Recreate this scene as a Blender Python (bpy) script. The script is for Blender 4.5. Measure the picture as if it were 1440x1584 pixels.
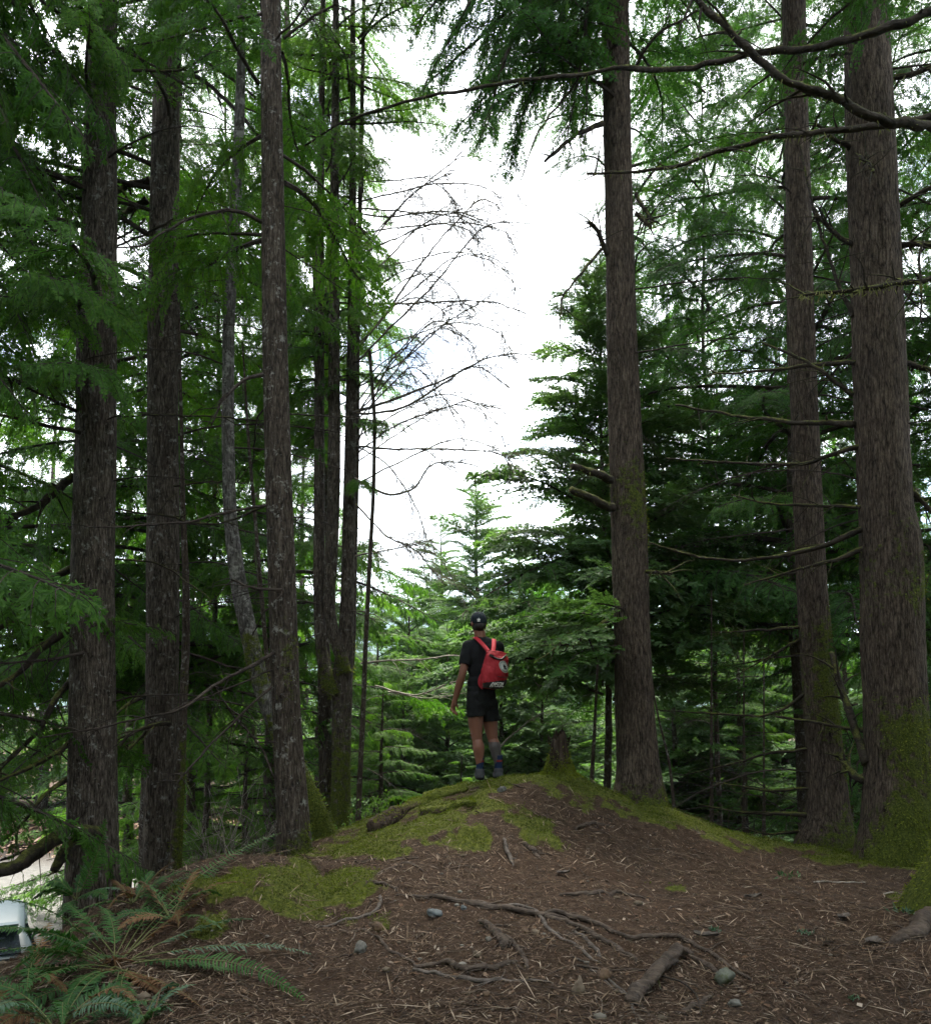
import bpy, math, random
import numpy as np
from mathutils import Vector, Matrix

# ---------------------------------------------------------------- scene, camera, light
scene = bpy.context.scene
for o in list(bpy.data.objects):
    bpy.data.objects.remove(o)
COL = scene.collection
RNG = np.random.default_rng(7)
random.seed(7)

EYE = np.array([0.0, 0.0, 1.5])
F_PX, PITCH, HORIZON = 1243.0, math.radians(3.5), 1090.0
CY = HORIZON - F_PX * math.tan(PITCH)
cam_data = bpy.data.cameras.new("camera")
cam = bpy.data.objects.new("camera", cam_data)
COL.objects.link(cam)
cam.location = EYE
cam.rotation_euler = (math.radians(90) + PITCH, 0, 0)
cam_data.sensor_fit = 'VERTICAL'
cam_data.sensor_height = 36.0
cam_data.lens = F_PX / 1584.0 * 36.0
cam_data.shift_y = (CY - 792.0) / 1584.0
cam_data.clip_start, cam_data.clip_end = 0.05, 8000
scene.camera = cam

SUN_EL, SUN_AZ = math.radians(68), math.radians(4)      # azimuth from +Y towards +X
world = bpy.data.worlds.new("World")
scene.world = world
world.use_nodes = True
wt = world.node_tree
wt.nodes.clear()
w_out = wt.nodes.new('ShaderNodeOutputWorld')
w_bg = wt.nodes.new('ShaderNodeBackground')
w_bg.inputs['Strength'].default_value = 0.1
w_sky = wt.nodes.new('ShaderNodeTexSky')
w_sky.sky_type = 'NISHITA'
w_sky.sun_disc = False
w_sky.sun_elevation = SUN_EL
w_sky.sun_rotation = SUN_AZ
w_tc = wt.nodes.new('ShaderNodeTexCoord')
w_map = wt.nodes.new('ShaderNodeMapping')
w_map.inputs['Scale'].default_value = (1.0, 1.0, 2.2)
w_map.inputs['Location'].default_value = (3.1, 0.4, 0.7)
w_n = wt.nodes.new('ShaderNodeTexNoise')
w_n.inputs['Scale'].default_value = 2.6
w_n.inputs['Detail'].default_value = 7
w_n.inputs['Roughness'].default_value = 0.58
w_r = wt.nodes.new('ShaderNodeValToRGB')
w_r.color_ramp.elements[0].position = 0.33
w_r.color_ramp.elements[1].position = 0.46
w_n2 = wt.nodes.new('ShaderNodeTexNoise')
w_n2.inputs['Scale'].default_value = 3.4
w_n2.inputs['Detail'].default_value = 5
w_r2 = wt.nodes.new('ShaderNodeValToRGB')
w_r2.color_ramp.elements[0].position = 0.3
w_r2.color_ramp.elements[1].position = 0.55
w_r2.color_ramp.elements[0].color = (7.6, 7.9, 8.3, 1)
w_r2.color_ramp.elements[1].color = (10.2, 10.3, 10.4, 1)
w_mix = wt.nodes.new('ShaderNodeMix')
w_mix.data_type = 'RGBA'
L = wt.links.new
L(w_tc.outputs['Generated'], w_map.inputs['Vector'])
L(w_map.outputs[0], w_n.inputs['Vector'])
L(w_map.outputs[0], w_n2.inputs['Vector'])
L(w_n.outputs['Fac'], w_r.inputs[0])
L(w_n2.outputs['Fac'], w_r2.inputs[0])
L(w_r.outputs[0], w_mix.inputs[0])
L(w_sky.outputs[0], w_mix.inputs[6])
L(w_r2.outputs[0], w_mix.inputs[7])
L(w_mix.outputs[2], w_bg.inputs['Color'])
L(w_bg.outputs[0], w_out.inputs['Surface'])

sun_d = bpy.data.lights.new("sun", 'SUN')
sun_d.energy = 4.6
sun_d.angle = math.radians(22)
sun_d.color = (1.0, 0.93, 0.81)
sun = bpy.data.objects.new("sun", sun_d)
COL.objects.link(sun)
sd = Vector((math.sin(SUN_AZ) * math.cos(SUN_EL), math.cos(SUN_AZ) * math.cos(SUN_EL), math.sin(SUN_EL)))
sun.rotation_euler = sd.to_track_quat('Z', 'Y').to_euler()

scene.view_settings.view_transform = 'Standard'
scene.view_settings.look = 'None'
scene.view_settings.exposure = 2.15
scene.view_settings.gamma = 1.0
scene.view_settings.use_curve_mapping = False
scene.cycles.max_bounces = 6
scene.cycles.diffuse_bounces = 4
scene.cycles.glossy_bounces = 2
scene.cycles.transmission_bounces = 4
scene.cycles.volume_bounces = 0
scene.cycles.transparent_max_bounces = 4
scene.cycles.caustics_reflective = False
scene.cycles.caustics_refractive = False

# ---------------------------------------------------------------- pixel <-> place helpers
_ct, _st = math.cos(PITCH), math.sin(PITCH)
def ray(px, py):
    u, v = (px - 720.0) / F_PX, (py - CY) / F_PX
    return np.array([u, _ct + v * _st, _st - v * _ct])
def P(px, py, Y):
    """point of the place that stands Y metres in front of the eye on the line of sight through a pixel of the photograph"""
    d = ray(px, py)
    return EYE + d * (Y / d[1])
def project(p):
    d = np.asarray(p, float) - EYE
    zc = d[1] * _ct + d[2] * _st
    yc = -d[1] * _st + d[2] * _ct
    return 720 + F_PX * d[0] / zc, CY - F_PX * yc / zc, zc

# ---------------------------------------------------------------- noise (numpy)
def _h(i, j, k):
    n = (i * 374761393 + j * 668265263 + k * 2147483647 + 1013904223) & 0xFFFFFFFF
    n = ((n ^ (n >> 13)) * 1274126177) & 0xFFFFFFFF
    return ((n ^ (n >> 16)) & 0xFFFF) / 65535.0
def vnoise(x, y, z=0.0):
    x, y, z = np.broadcast_arrays(np.asarray(x, float), np.asarray(y, float), np.asarray(z, float))
    i, j, k = np.floor(x).astype(np.int64), np.floor(y).astype(np.int64), np.floor(z).astype(np.int64)
    fx, fy, fz = x - i, y - j, z - k
    fx, fy, fz = fx*fx*(3-2*fx), fy*fy*(3-2*fy), fz*fz*(3-2*fz)
    def l(a, b, t): return a + (b - a) * t
    return l(l(l(_h(i,j,k), _h(i+1,j,k), fx), l(_h(i,j+1,k), _h(i+1,j+1,k), fx), fy),
             l(l(_h(i,j,k+1), _h(i+1,j,k+1), fx), l(_h(i,j+1,k+1), _h(i+1,j+1,k+1), fx), fy), fz) * 2 - 1
def fbm(x, y, z=0.0, o=4):
    s, a = 0.0, 0.5
    for q in range(o):
        s = s + a * vnoise(np.asarray(x) * 2**q + 17.3*q, np.asarray(y) * 2**q - 9.1*q, np.asarray(z) * 2**q + 3.7*q)
        a *= 0.5
    return s
def norm(v):
    v = np.asarray(v, float)
    return v / np.maximum(np.linalg.norm(v, axis=-1, keepdims=True), 1e-9)

# ---------------------------------------------------------------- mesh builder
class MB:
    def __init__(s):
        s.v, s.q, s.t, s.n = [], [], [], 0
    def add(s, v, quads=None, tris=None, mat=0):
        v = np.asarray(v, np.float32).reshape(-1, 3)
        if quads is not None and len(quads):
            s.q.append((np.asarray(quads, np.int64) + s.n, mat))
        if tris is not None and len(tris):
            s.t.append((np.asarray(tris, np.int64) + s.n, mat))
        s.v.append(v); s.n += len(v)
    def mesh(s, name, mats, smooth=False):
        v = np.concatenate(s.v) if s.v else np.zeros((0, 3), np.float32)
        qs = [a for a, _ in s.q]; ts = [a for a, _ in s.t]
        nq, nt = sum(map(len, qs)), sum(map(len, ts))
        loops = np.concatenate([a.ravel() for a in qs + ts]).astype(np.int32)
        start = np.concatenate([np.arange(nq) * 4, nq * 4 + np.arange(nt) * 3]).astype(np.int32)
        mi = np.concatenate([np.full(len(a), m) for a, m in s.q + s.t]).astype(np.int32)
        me = bpy.data.meshes.new(name)
        me.vertices.add(len(v)); me.vertices.foreach_set('co', v.ravel())
        me.loops.add(len(loops)); me.loops.foreach_set('vertex_index', loops)
        me.polygons.add(nq + nt); me.polygons.foreach_set('loop_start', start)
        me.polygons.foreach_set('material_index', mi)
        me.polygons.foreach_set('use_smooth', np.full(nq + nt, smooth))
        for m in mats: me.materials.append(m)
        me.update(calc_edges=True)
        return me

def grid_faces(nu, nv, wrap):
    """nu rings of nv points"""
    i = np.arange(nu - 1)[:, None]; j = np.arange(nv if wrap else nv - 1)[None, :]
    j2 = (j + 1) % nv
    return np.stack(np.broadcast_arrays(i*nv + j, i*nv + j2, (i+1)*nv + j2, (i+1)*nv + j), -1).reshape(-1, 4)

def frames(pts):
    pts = np.asarray(pts, float)
    T = norm(np.gradient(pts, axis=0))
    up = np.array([0, 0, 1.0]) if abs(T[:, 2]).mean() < 0.85 else np.array([0, 1.0, 0])
    S = norm(np.cross(T, up)); N = np.cross(S, T)
    return T, S, N
def tube(mb, pts, rad, ns=6, mat=0, cap=True, ell=1.0, rough=0.0):
    pts = np.asarray(pts, float); rad = np.broadcast_to(np.asarray(rad, float), (len(pts),))
    T, S, N = frames(pts)
    a = np.arange(ns) / ns * 2 * np.pi
    R = rad[:, None]
    if rough:
        R = R * (1 + rough * (fbm(np.cos(a)[None]*1.5 + pts[:, :1]*7, np.sin(a)[None]*1.5 + pts[:, 1:2]*7, pts[:, 2:3]*7, 2) + .45*fbm(np.cos(a)[None]*2.6 + pts[:, :1]*26, np.sin(a)[None]*2.6 + pts[:, 1:2]*26, pts[:, 2:3]*26, 2)))
    else:
        R = np.broadcast_to(R, (len(pts), ns))
    V = pts[:, None] + S[:, None] * (np.cos(a)[None] * R)[..., None] + N[:, None] * (np.sin(a)[None] * R * ell)[..., None]
    f = grid_faces(len(pts), ns, True)
    V = V.reshape(-1, 3)
    tr = None
    if cap:
        n = len(V)
        V = np.vstack([V, pts[0], pts[-1]])
        j = np.arange(ns); j2 = (j + 1) % ns; b = (len(pts) - 1) * ns
        tr = np.vstack([np.stack([np.full(ns, n), j2, j], 1), np.stack([np.full(ns, n+1), b + j, b + j2], 1)])
    mb.add(V, f, tr, mat)
def kites(mb, B, D, N, Ln, W, mat=0, fold=0.18, mid=0.45):
    B, D, N = np.asarray(B, float), norm(D), norm(N)
    Ln = np.broadcast_to(np.asarray(Ln, float), (len(B),))[:, None]; W = np.broadcast_to(np.asarray(W, float), (len(B),))[:, None]
    S = norm(np.cross(D, N)); M = B + D * Ln * mid
    V = np.stack([B, M + S*W*.5 + N*fold*W, B + D*Ln, M - S*W*.5 + N*fold*W], 1).reshape(-1, 3)
    mb.add(V, np.arange(len(B)*4).reshape(-1, 4), None, mat)
def box(mb, c, s, mat=0, rot=None, bev=0.0):
    c = np.asarray(c, float); h = np.asarray(s, float) / 2
    v = np.array([[x, y, z] for x in (-1, 1) for y in (-1, 1) for z in (-1, 1)], float) * h
    if rot is not None: v = v @ np.array(rot.to_3x3()).T
    mb.add(v + c, [[0,1,3,2],[4,6,7,5],[0,4,5,1],[2,3,7,6],[0,2,6,4],[1,5,7,3]], None, mat)
def ellipsoid(mb, c, r, nu=10, nv=14, mat=0, wob=0.0, seed=0.0):
    th = np.linspace(0, np.pi, nu); ph = np.arange(nv) / nv * 2 * np.pi
    d = np.stack([np.sin(th)[:, None]*np.cos(ph), np.sin(th)[:, None]*np.sin(ph), np.broadcast_to(np.cos(th)[:, None], (nu, nv))], -1)
    k = 1 + wob * fbm(d[..., 0]*1.6 + seed, d[..., 1]*1.6, d[..., 2]*1.6, 3) if wob else 1.0
    V = d * np.asarray(r, float) * (k[..., None] if wob else 1.0) + np.asarray(c, float)
    mb.add(V.reshape(-1, 3), grid_faces(nu, nv, True), None, mat)
def curve(pts, n):
    """smooth (Catmull-Rom) resample"""
    p = np.asarray(pts, float)
    if len(p) == 2: return p[0] + (p[1] - p[0]) * np.linspace(0, 1, n)[:, None]
    q = np.vstack([2*p[0] - p[1], p, 2*p[-1] - p[-2]])
    t = np.linspace(0, len(p) - 1 - 1e-6, n); i = t.astype(int); f = (t - i)[:, None]
    a, b, c, d = q[i], q[i+1], q[i+2], q[i+3]
    return .5*((2*b) + (c - a)*f + (2*a - 5*b + 4*c - d)*f*f + (3*b - a - 3*c + d)*f**3)

# ---------------------------------------------------------------- object helpers
def link(name, me, parent=None, loc=None, **props):
    o = bpy.data.objects.new(name, me)
    COL.objects.link(o)
    if parent is not None: o.parent = parent
    if loc is not None: o.location = loc
    for k, v in props.items(): o[k] = v
    return o
def thing(name, label, cat, loc, group=None, rz=0.0):
    o = bpy.data.objects.new(name, None)
    COL.objects.link(o)
    o.location = loc; o.rotation_euler = (0, 0, rz); o.empty_display_size = 0.2
    o['label'] = label; o['category'] = cat
    if group: o['group'] = group
    return o
def tag(o, label, cat, group=None):
    o['label'] = label; o['category'] = cat
    if group: o['group'] = group
    return o

# ---------------------------------------------------------------- materials
class NT:
    def __init__(s, name):
        s.m = bpy.data.materials.new(name); s.m.use_nodes = True
        s.t = s.m.node_tree; s.t.nodes.clear()
        s.out = s.t.nodes.new('ShaderNodeOutputMaterial')
    def n(s, kind, ins=None, **a):
        k = s.t.nodes.new(kind)
        for x, v in a.items(): setattr(k, x, v)
        for x, v in (ins or {}).items():
            if hasattr(v, 'is_linked') or hasattr(v, 'node'): s.t.links.new(v, k.inputs[x])
            else: k.inputs[x].default_value = v
        return k
    def ramp(s, fac, stops):
        k = s.t.nodes.new('ShaderNodeValToRGB'); cr = k.color_ramp
        while len(cr.elements) < len(stops): cr.elements.new(0.5)
        for e, (p, c) in zip(cr.elements, stops):
            e.position = p; e.color = (c, c, c, 1) if isinstance(c, (int, float)) else (*c, 1)
        s.t.links.new(fac, k.inputs[0]); return k.outputs[0]
    def mix(s, fac, a, b, blend='MIX'):
        k = s.t.nodes.new('ShaderNodeMix'); k.data_type = 'RGBA'; k.blend_type = blend
        for idx, v in ((0, fac), (6, a), (7, b)):
            if hasattr(v, 'node'): s.t.links.new(v, k.inputs[idx])
            elif idx == 0: k.inputs[0].default_value = v
            else: k.inputs[idx].default_value = (*v, 1)
        return k.outputs[2]
    def math(s, op, a, b=0.0, clamp=False):
        k = s.t.nodes.new('ShaderNodeMath'); k.operation = op; k.use_clamp = clamp
        for i, v in enumerate((a, b)):
            if hasattr(v, 'node'): s.t.links.new(v, k.inputs[i])
            else: k.inputs[i].default_value = v
        return k.outputs[0]
    def noise(s, vec, scale, detail=4, rough=.55, dist=0.0):
        return s.n('ShaderNodeTexNoise', {'Vector': vec, 'Scale': scale, 'Detail': detail, 'Roughness': rough, 'Distortion': dist}).outputs['Fac']
    def obj(s, scale=None):
        o = s.n('ShaderNodeTexCoord').outputs['Object']
        if scale is None: return o
        return s.n('ShaderNodeMapping', {'Vector': o, 'Scale': scale}).outputs[0]
    def bump(s, h, strength=.5, dist=.02):
        return s.n('ShaderNodeBump', {'Height': h, 'Strength': strength, 'Distance': dist}).outputs[0]
    def bsdf(s, col, rough=.85, spec=.25, normal=None, **kw):
        k = s.t.nodes.new('ShaderNodeBsdfPrincipled')
        if hasattr(col, 'node'): s.t.links.new(col, k.inputs['Base Color'])
        else: k.inputs['Base Color'].default_value = (*col, 1)
        if hasattr(rough, 'node'): s.t.links.new(rough, k.inputs['Roughness'])
        else: k.inputs['Roughness'].default_value = rough
        k.inputs['Specular IOR Level'].default_value = spec
        if normal is not None: s.t.links.new(normal, k.inputs['Normal'])
        for x, v in kw.items(): k.inputs[x].default_value = v
        return k.outputs[0]
    def done(s, sh):
        s.t.links.new(sh, s.out.inputs['Surface']); return s.m

def foliage_mat(name, dark, mid, light, trans=.38, tint=(1.1, 1.25, .5), spec=.3, nscale=2.2):
    m = NT(name)
    isl = m.n('ShaderNodeNewGeometry').outputs['Random Per Island']
    obr = m.n('ShaderNodeObjectInfo').outputs['Random']
    nz = m.noise(m.obj(), nscale, 3)
    f = m.math('ADD', m.math('MULTIPLY', isl, .45), m.math('ADD', m.math('MULTIPLY', obr, .4), m.math('MULTIPLY', m.math('SUBTRACT', nz, .5), 1.0)))
    col = m.ramp(f, [(0.05, dark), (.45, mid), (.95, light)])
    p = m.bsdf(col, .5, spec)
    tc = m.mix(1.0, col, tint, 'MULTIPLY')
    t = m.n('ShaderNodeBsdfTranslucent', {'Color': tc}).outputs[0]
    ms = m.n('ShaderNodeMixShader', {0: trans, 1: p, 2: t}).outputs[0]
    return m.done(ms)
M = {}
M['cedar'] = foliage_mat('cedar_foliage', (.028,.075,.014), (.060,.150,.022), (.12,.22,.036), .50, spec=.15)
M['cedar_light'] = foliage_mat('sunlit_cedar_foliage', (.046,.106,.022), (.088,.185,.036), (.145,.25,.058), .52, spec=.15)  # lighter copy of the cedar green, with sunlit brightness put into the colour
M['hemlock'] = foliage_mat('hemlock_foliage', (.026,.075,.022), (.056,.145,.032), (.11,.205,.045), .50, spec=.15)
M['fir'] = foliage_mat('fir_foliage', (.058,.122,.052), (.100,.185,.074), (.15,.24,.095), .50, spec=.2)
M['far_fir'] = foliage_mat('distant_foliage', (.040,.09,.030), (.07,.135,.042), (.11,.185,.055), .5, spec=.1)
M['fern'] = foliage_mat('fern_leaf', (.014,.050,.014), (.030,.095,.020), (.060,.14,.034), .35, spec=.3)
M['fern_pale'] = foliage_mat('pale_fern_leaf', (.025,.065,.035), (.045,.10,.055), (.08,.15,.085), .2, spec=.5)
M['shrub'] = foliage_mat('shrub_leaf', (.06,.13,.03), (.11,.21,.04), (.17,.28,.06), .45)
M['moss'] = foliage_mat('moss_tuft', (.045,.060,.010), (.125,.160,.020), (.25,.275,.042), .35, (1.1,1.15,.4), spec=.1, nscale=3)
M['dry_moss'] = foliage_mat('hanging_moss', (.09,.10,.03), (.14,.15,.05), (.20,.20,.08), .3, spec=.1)

def bark_mat(name, dark, mid, pale, lichen=.0, sc=1.0, moss=True):
    m = NT(name)
    v1 = m.obj((26*sc, 26*sc, 5.5*sc)); v2 = m.obj((95*sc, 95*sc, 32*sc)); v3 = m.obj()
    a = m.noise(v1, 1.0, 6, .68, 1.2); b = m.noise(v2, 1.0, 4, .6)
    vor = m.n('ShaderNodeTexVoronoi', {'Vector': m.obj((36*sc, 36*sc, 5*sc)), 'Scale': 1.0}, feature='DISTANCE_TO_EDGE').outputs['Distance']
    vor = m.math('MINIMUM', m.math('MULTIPLY', vor, 5.0), 1.0)
    h = m.math('ADD', m.math('MULTIPLY', a, .58), m.math('ADD', m.math('MULTIPLY', b, .31), m.math('MULTIPLY', vor, .11)))
    col = m.ramp(h, [(.38, tuple(c*.6 for c in dark)), (.54, mid), (.74, pale)])
    big = m.noise(v3, 1.6, 4, .6)
    col = m.mix(m.ramp(big, [(.40, .0), (.75, .45)]), col, tuple(c*.45 for c in dark))
    if lichen:
        l = m.noise(v3, 9, 6, .7); l2 = m.noise(v3, 30, 3, .6)
        lm = m.ramp(m.math('ADD', m.math('MULTIPLY', l, .7), m.math('MULTIPLY', l2, .3)), [(.56 - .08*lichen, 0.0), (.64 - .04*lichen, .85)])
        col = m.mix(lm, col, (.27, .27, .25))
    hh = h
    if moss:
        at = m.n('ShaderNodeAttribute', attribute_name='moss').outputs['Fac']
        mn = m.noise(v3, 14, 5, .65)
        mm = m.ramp(m.math('ADD', at, m.math('MULTIPLY', m.math('SUBTRACT', mn, .5), 1.8)), [(.34, 0.0), (.6, 1.0)])
        mcol = m.ramp(m.noise(v3, 55, 3), [(.3, (.030,.045,.008)), (.7, (.115,.140,.022))])
        col = m.mix(mm, col, mcol)
        hh = m.math('ADD', h, m.math('MULTIPLY', m.math('MULTIPLY', mm, m.noise(v3, 90, 3)), .5))
    return m.done(m.bsdf(col, .9, .15, m.bump(hh, 1.0, .06)))
M['bark_left'] = bark_mat('grey_flaky_bark', (.022,.017,.013), (.095,.077,.063), (.27,.235,.205), .05)
M['bark_pale'] = bark_mat('pale_smooth_bark', (.040,.036,.033), (.11,.105,.098), (.25,.24,.23), .55)
M['bark_right'] = bark_mat('brown_furrowed_bark', (.022,.016,.012), (.084,.064,.049), (.20,.162,.132), .0)
M['bark_dark'] = bark_mat('dark_mottled_bark', (.019,.015,.012), (.070,.055,.043), (.18,.155,.13), .10)
M['bark_thin'] = bark_mat('thin_pole_bark', (.035,.026,.02), (.085,.065,.05), (.17,.14,.12), .3, 1.6)

def wood_mat(name, a, b, moss=0.0, sc=1.0, rough=.85):
    m = NT(name)
    n1 = m.noise(m.obj((8*sc, 40*sc, 40*sc)), 1.0, 4); n2 = m.noise(m.obj(), 6*sc, 4)
    col = m.ramp(m.math('ADD', m.math('MULTIPLY', n1, .5), m.math('MULTIPLY', n2, .5)), [(.35, a), (.65, b)])
    if moss:
        nz = m.n('ShaderNodeSeparateXYZ', {0: m.n('ShaderNodeNewGeometry').outputs['Normal']}).outputs[2]
        f = m.ramp(m.math('ADD', m.math('MULTIPLY', nz, .25), m.noise(m.obj(), 5, 5, .65)), [(.62 - moss*.25, 0.0), (.72 - moss*.2, 1.0)])
        col = m.mix(f, col, m.ramp(m.noise(m.obj(), 60, 2), [(.3, (.04,.05,.01)), (.7, (.12,.125,.028))]))
    dirt = m.noise(m.obj(), 11*sc, 5, .7)
    col = m.mix(m.ramp(dirt, [(.45, 0.0), (.62, .7)]), col, tuple(c*.5 for c in a))
    return m.done(m.bsdf(col, rough, .2, m.bump(m.math('ADD', m.noise(m.obj((15*sc, 60*sc, 60*sc)), 1.0, 4), dirt), .8, .015)))
M['twig'] = wood_mat('dark_twig', (.022,.017,.014), (.060,.047,.039), .0)
M['twig_grey'] = wood_mat('grey_dead_twig', (.085,.070,.065), (.19,.165,.155), .1)
M['twig_pale'] = wood_mat('pale_dead_wood', (.20,.18,.155), (.42,.39,.34))
M['limb'] = wood_mat('mossy_limb', (.015,.012,.009), (.048,.038,.029), .18)
M['root'] = wood_mat('tree_root_skin', (.030,.021,.016), (.105,.078,.060), .0, 1.0, .7)
M['root_grey'] = wood_mat('worn_root_skin', (.045,.036,.031), (.15,.125,.108), .0, 1.0, .65)
# ---------------------------------------------------------------- the ground: one sheet, a knoll above a low forest floor
LOW = -3.7
def _cp(px, py, Y):
    p = P(px, py, Y); return (p[0], p[1], p[2])
CTRL = [_cp(*a) for a in [
    (300,1352,6.3),(480,1337,7.0),(560,1292,7.6),(640,1243,8.2),(700,1222,8.6),(750,1212,8.75),(810,1206,8.9),(865,1200,8.9),(930,1219,8.9),(985,1238,8.8),(1040,1258,8.9),
    (1130,1302,9.0),(1200,1314,8.9),(1270,1316,8.8),(1350,1326,8.4),(1440,1336,8.2),
    (740,1300,7.0),(740,1345,6.3),(740,1400,5.6),(740,1480,4.75),(640,1320,6.6),(560,1345,6.2),(500,1400,5.6),(400,1395,5.7),(860,1300,7.1),(960,1300,7.4),
    (1000,1335,7.0),(1130,1350,7.2),(1270,1400,6.0),(250,1450,5.0),(175,1492,4.6),(450,1480,4.8)]]
CTRL += [(x, y, z) for x, y, z in [
    (-4,-6,0),(0,-6,0),(5,-6,0),(-3.2,0,.0),(0,0,0),(4,0,0),(8,-2,0),(-1.2,3.8,0),(.8,3.8,0),(2.6,3.8,0),(-2.2,3.4,.02),(-2.5,4.5,-.04),(-2.62,5.3,-.02),(-2.4,6.0,.08),
    (5.5,5.5,0),(8,5,-.1),(8,8,-.4),(5.6,8.4,-.15),
    (-3.7,8,-1.0),(-4.3,8,-1.5),(-3.6,6.0,-.75),(-3.7,4.6,-.7),(-4.6,4,-1.3),(-4.8,6,-1.9),(-2.9,9,-.75),(-1.95,9.3,-.35),(-1.9,11.5,-.75),(-.8,9.6,-.2),(-3,11,-1.4),
    (.2,9.7,.1),(1.0,9.7,.3),(1.9,9.7,.05),(.3,11.2,-1.2),(1.5,11.2,-1.2),(2.9,10,-.65),(2.9,11.5,-1.7),(4.0,9.6,-.35),(4.2,10.6,-1.3),(5.6,9.8,-1.0),(5.6,11.5,-2.2),(7.5,10.5,-1.9)]]
for r, z in ((13.5, -3.2), (17, LOW), (21, LOW), (26, LOW)):
    for a in np.radians(np.arange(-20, 201, 20)):
        x, y = .8 + r*math.cos(a), 5.0 + r*.72*math.sin(a) + (0 if r > 14 else .6)
        if not (x > 6 and y < 4 and r < 14): CTRL.append((x, y, z))
CTRL = np.array(CTRL)
def _tps(r2): return .5 * r2 * np.log(np.maximum(r2, 1e-9))
_n = len(CTRL)
_K = _tps(((CTRL[:, None, :2] - CTRL[None, :, :2])**2).sum(-1)) + np.eye(_n)*.015
_Pm = np.hstack([np.ones((_n, 1)), CTRL[:, :2]])
_A = np.block([[_K, _Pm], [_Pm.T, np.zeros((3, 3))]])
_W = np.linalg.solve(_A, np.concatenate([CTRL[:, 2], np.zeros(3)]))
def height(x, y, rough=True):
    x, y = np.asarray(x, float), np.asarray(y, float)
    sh = np.broadcast(x, y).shape
    xf, yf = np.broadcast_to(x, sh).ravel(), np.broadcast_to(y, sh).ravel()
    z = np.empty(len(xf))
    for s in range(0, len(xf), 20000):
        e = slice(s, s + 20000)
        r2 = (xf[e, None] - CTRL[None, :, 0])**2 + (yf[e, None] - CTRL[None, :, 1])**2
        z[e] = _tps(r2) @ _W[:_n] + _W[_n] + _W[_n+1]*xf[e] + _W[_n+2]*yf[e]
    d = np.hypot(xf - .8, (yf - 5) / .72)
    front = (yf < 3)
    w = np.clip((d - 16) / 6, 0, 1); w = w*w*(3-2*w)
    z = z*(1-w) + np.where(front & (np.abs(xf) < 14), 0, LOW)*w
    wf = np.clip((3 - yf)/3, 0, 1) * np.clip((14 - np.abs(xf))/4, 0, 1)
    z = z*(1-wf) + 0.0*wf
    z = np.maximum(z, LOW)
    if rough:
        near = np.clip(1.4 - d/16, .15, 1)
        bank_l = np.exp(-((xf + 1.62)/.62)**2 - ((yf - 5.75)/.75)**2)
        bank_l = np.clip(bank_l*1.5, 0, 1)**1.3*np.clip((-1.0 + .12*fbm(yf*3, xf*0, 2, 2) - xf)/.12, 0, 1)
        z = z + .17*bank_l
        ye = 6.78 + .16*np.sin(xf*3.1 + .6) + .10*fbm(xf*5, xf*0, 8, 3)
        z = z + .075*np.clip((yf - ye)/.07, 0, 1)*np.clip(1 - (yf - ye)/.9, 0, 1)*np.clip(1.3 - np.abs(xf - .12)/.55, 0, 1)
        ye2 = 7.7 + .12*np.sin(xf*4.0) + .12*fbm(xf*5, xf*0, 3, 3)
        z = z + .06*np.clip((yf - ye2)/.08, 0, 1)*np.clip(1 - (yf - ye2)/.8, 0, 1)*np.clip(1.2 - np.abs(xf - .75)/.45, 0, 1)
        z = z - .07*np.exp(-((xf - 1.42)/.20)**2 - ((yf - 4.45)/.22)**2) - .05*np.exp(-((xf - .95)/.30)**2 - ((yf - 5.0)/.18)**2)
        lump = np.clip(fbm(xf*2.1 + 4, yf*1.7, 6.1, 3) + .05, 0, 1)
        z = z + near*(.055*fbm(xf*1.3, yf*1.3, 0, 3) + .09*lump + .042*fbm(xf*5, yf*5, 3.3, 3) + .018*fbm(xf*18, yf*18, 7.7, 2))
        lot = np.clip((-4 - xf)/2, 0, 1)*np.clip((yf - 13)/2, 0, 1)*np.clip((28 - yf)/1.5, 0, 1)
        far = np.clip((d - 20)/20, 0, 1)*(1 - lot)
        z = z + far*.25*fbm(xf*.25, yf*.25, 1.1, 3)
        # bank beyond the parking area, and rising hillside far off
        bank = np.clip((yf - 27.5)/4, 0, 1)*np.clip((-2 - xf)/4, 0, 1)
        z = z + bank*.9
    return z.reshape(sh) if sh else float(z[0])
def ground_at(px, py, lift=0.0):
    """where the line of sight through a pixel of the photograph meets the ground"""
    d = ray(px, py); t = np.arange(2.6, 30, .02)
    q = EYE + d[None] * (t / d[1])[:, None]
    h = height(q[:, 0], q[:, 1]) + lift
    i = np.argmax(q[:, 2] <= h)
    return q[i] if q[i, 2] <= h[i] else q[-1]

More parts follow.
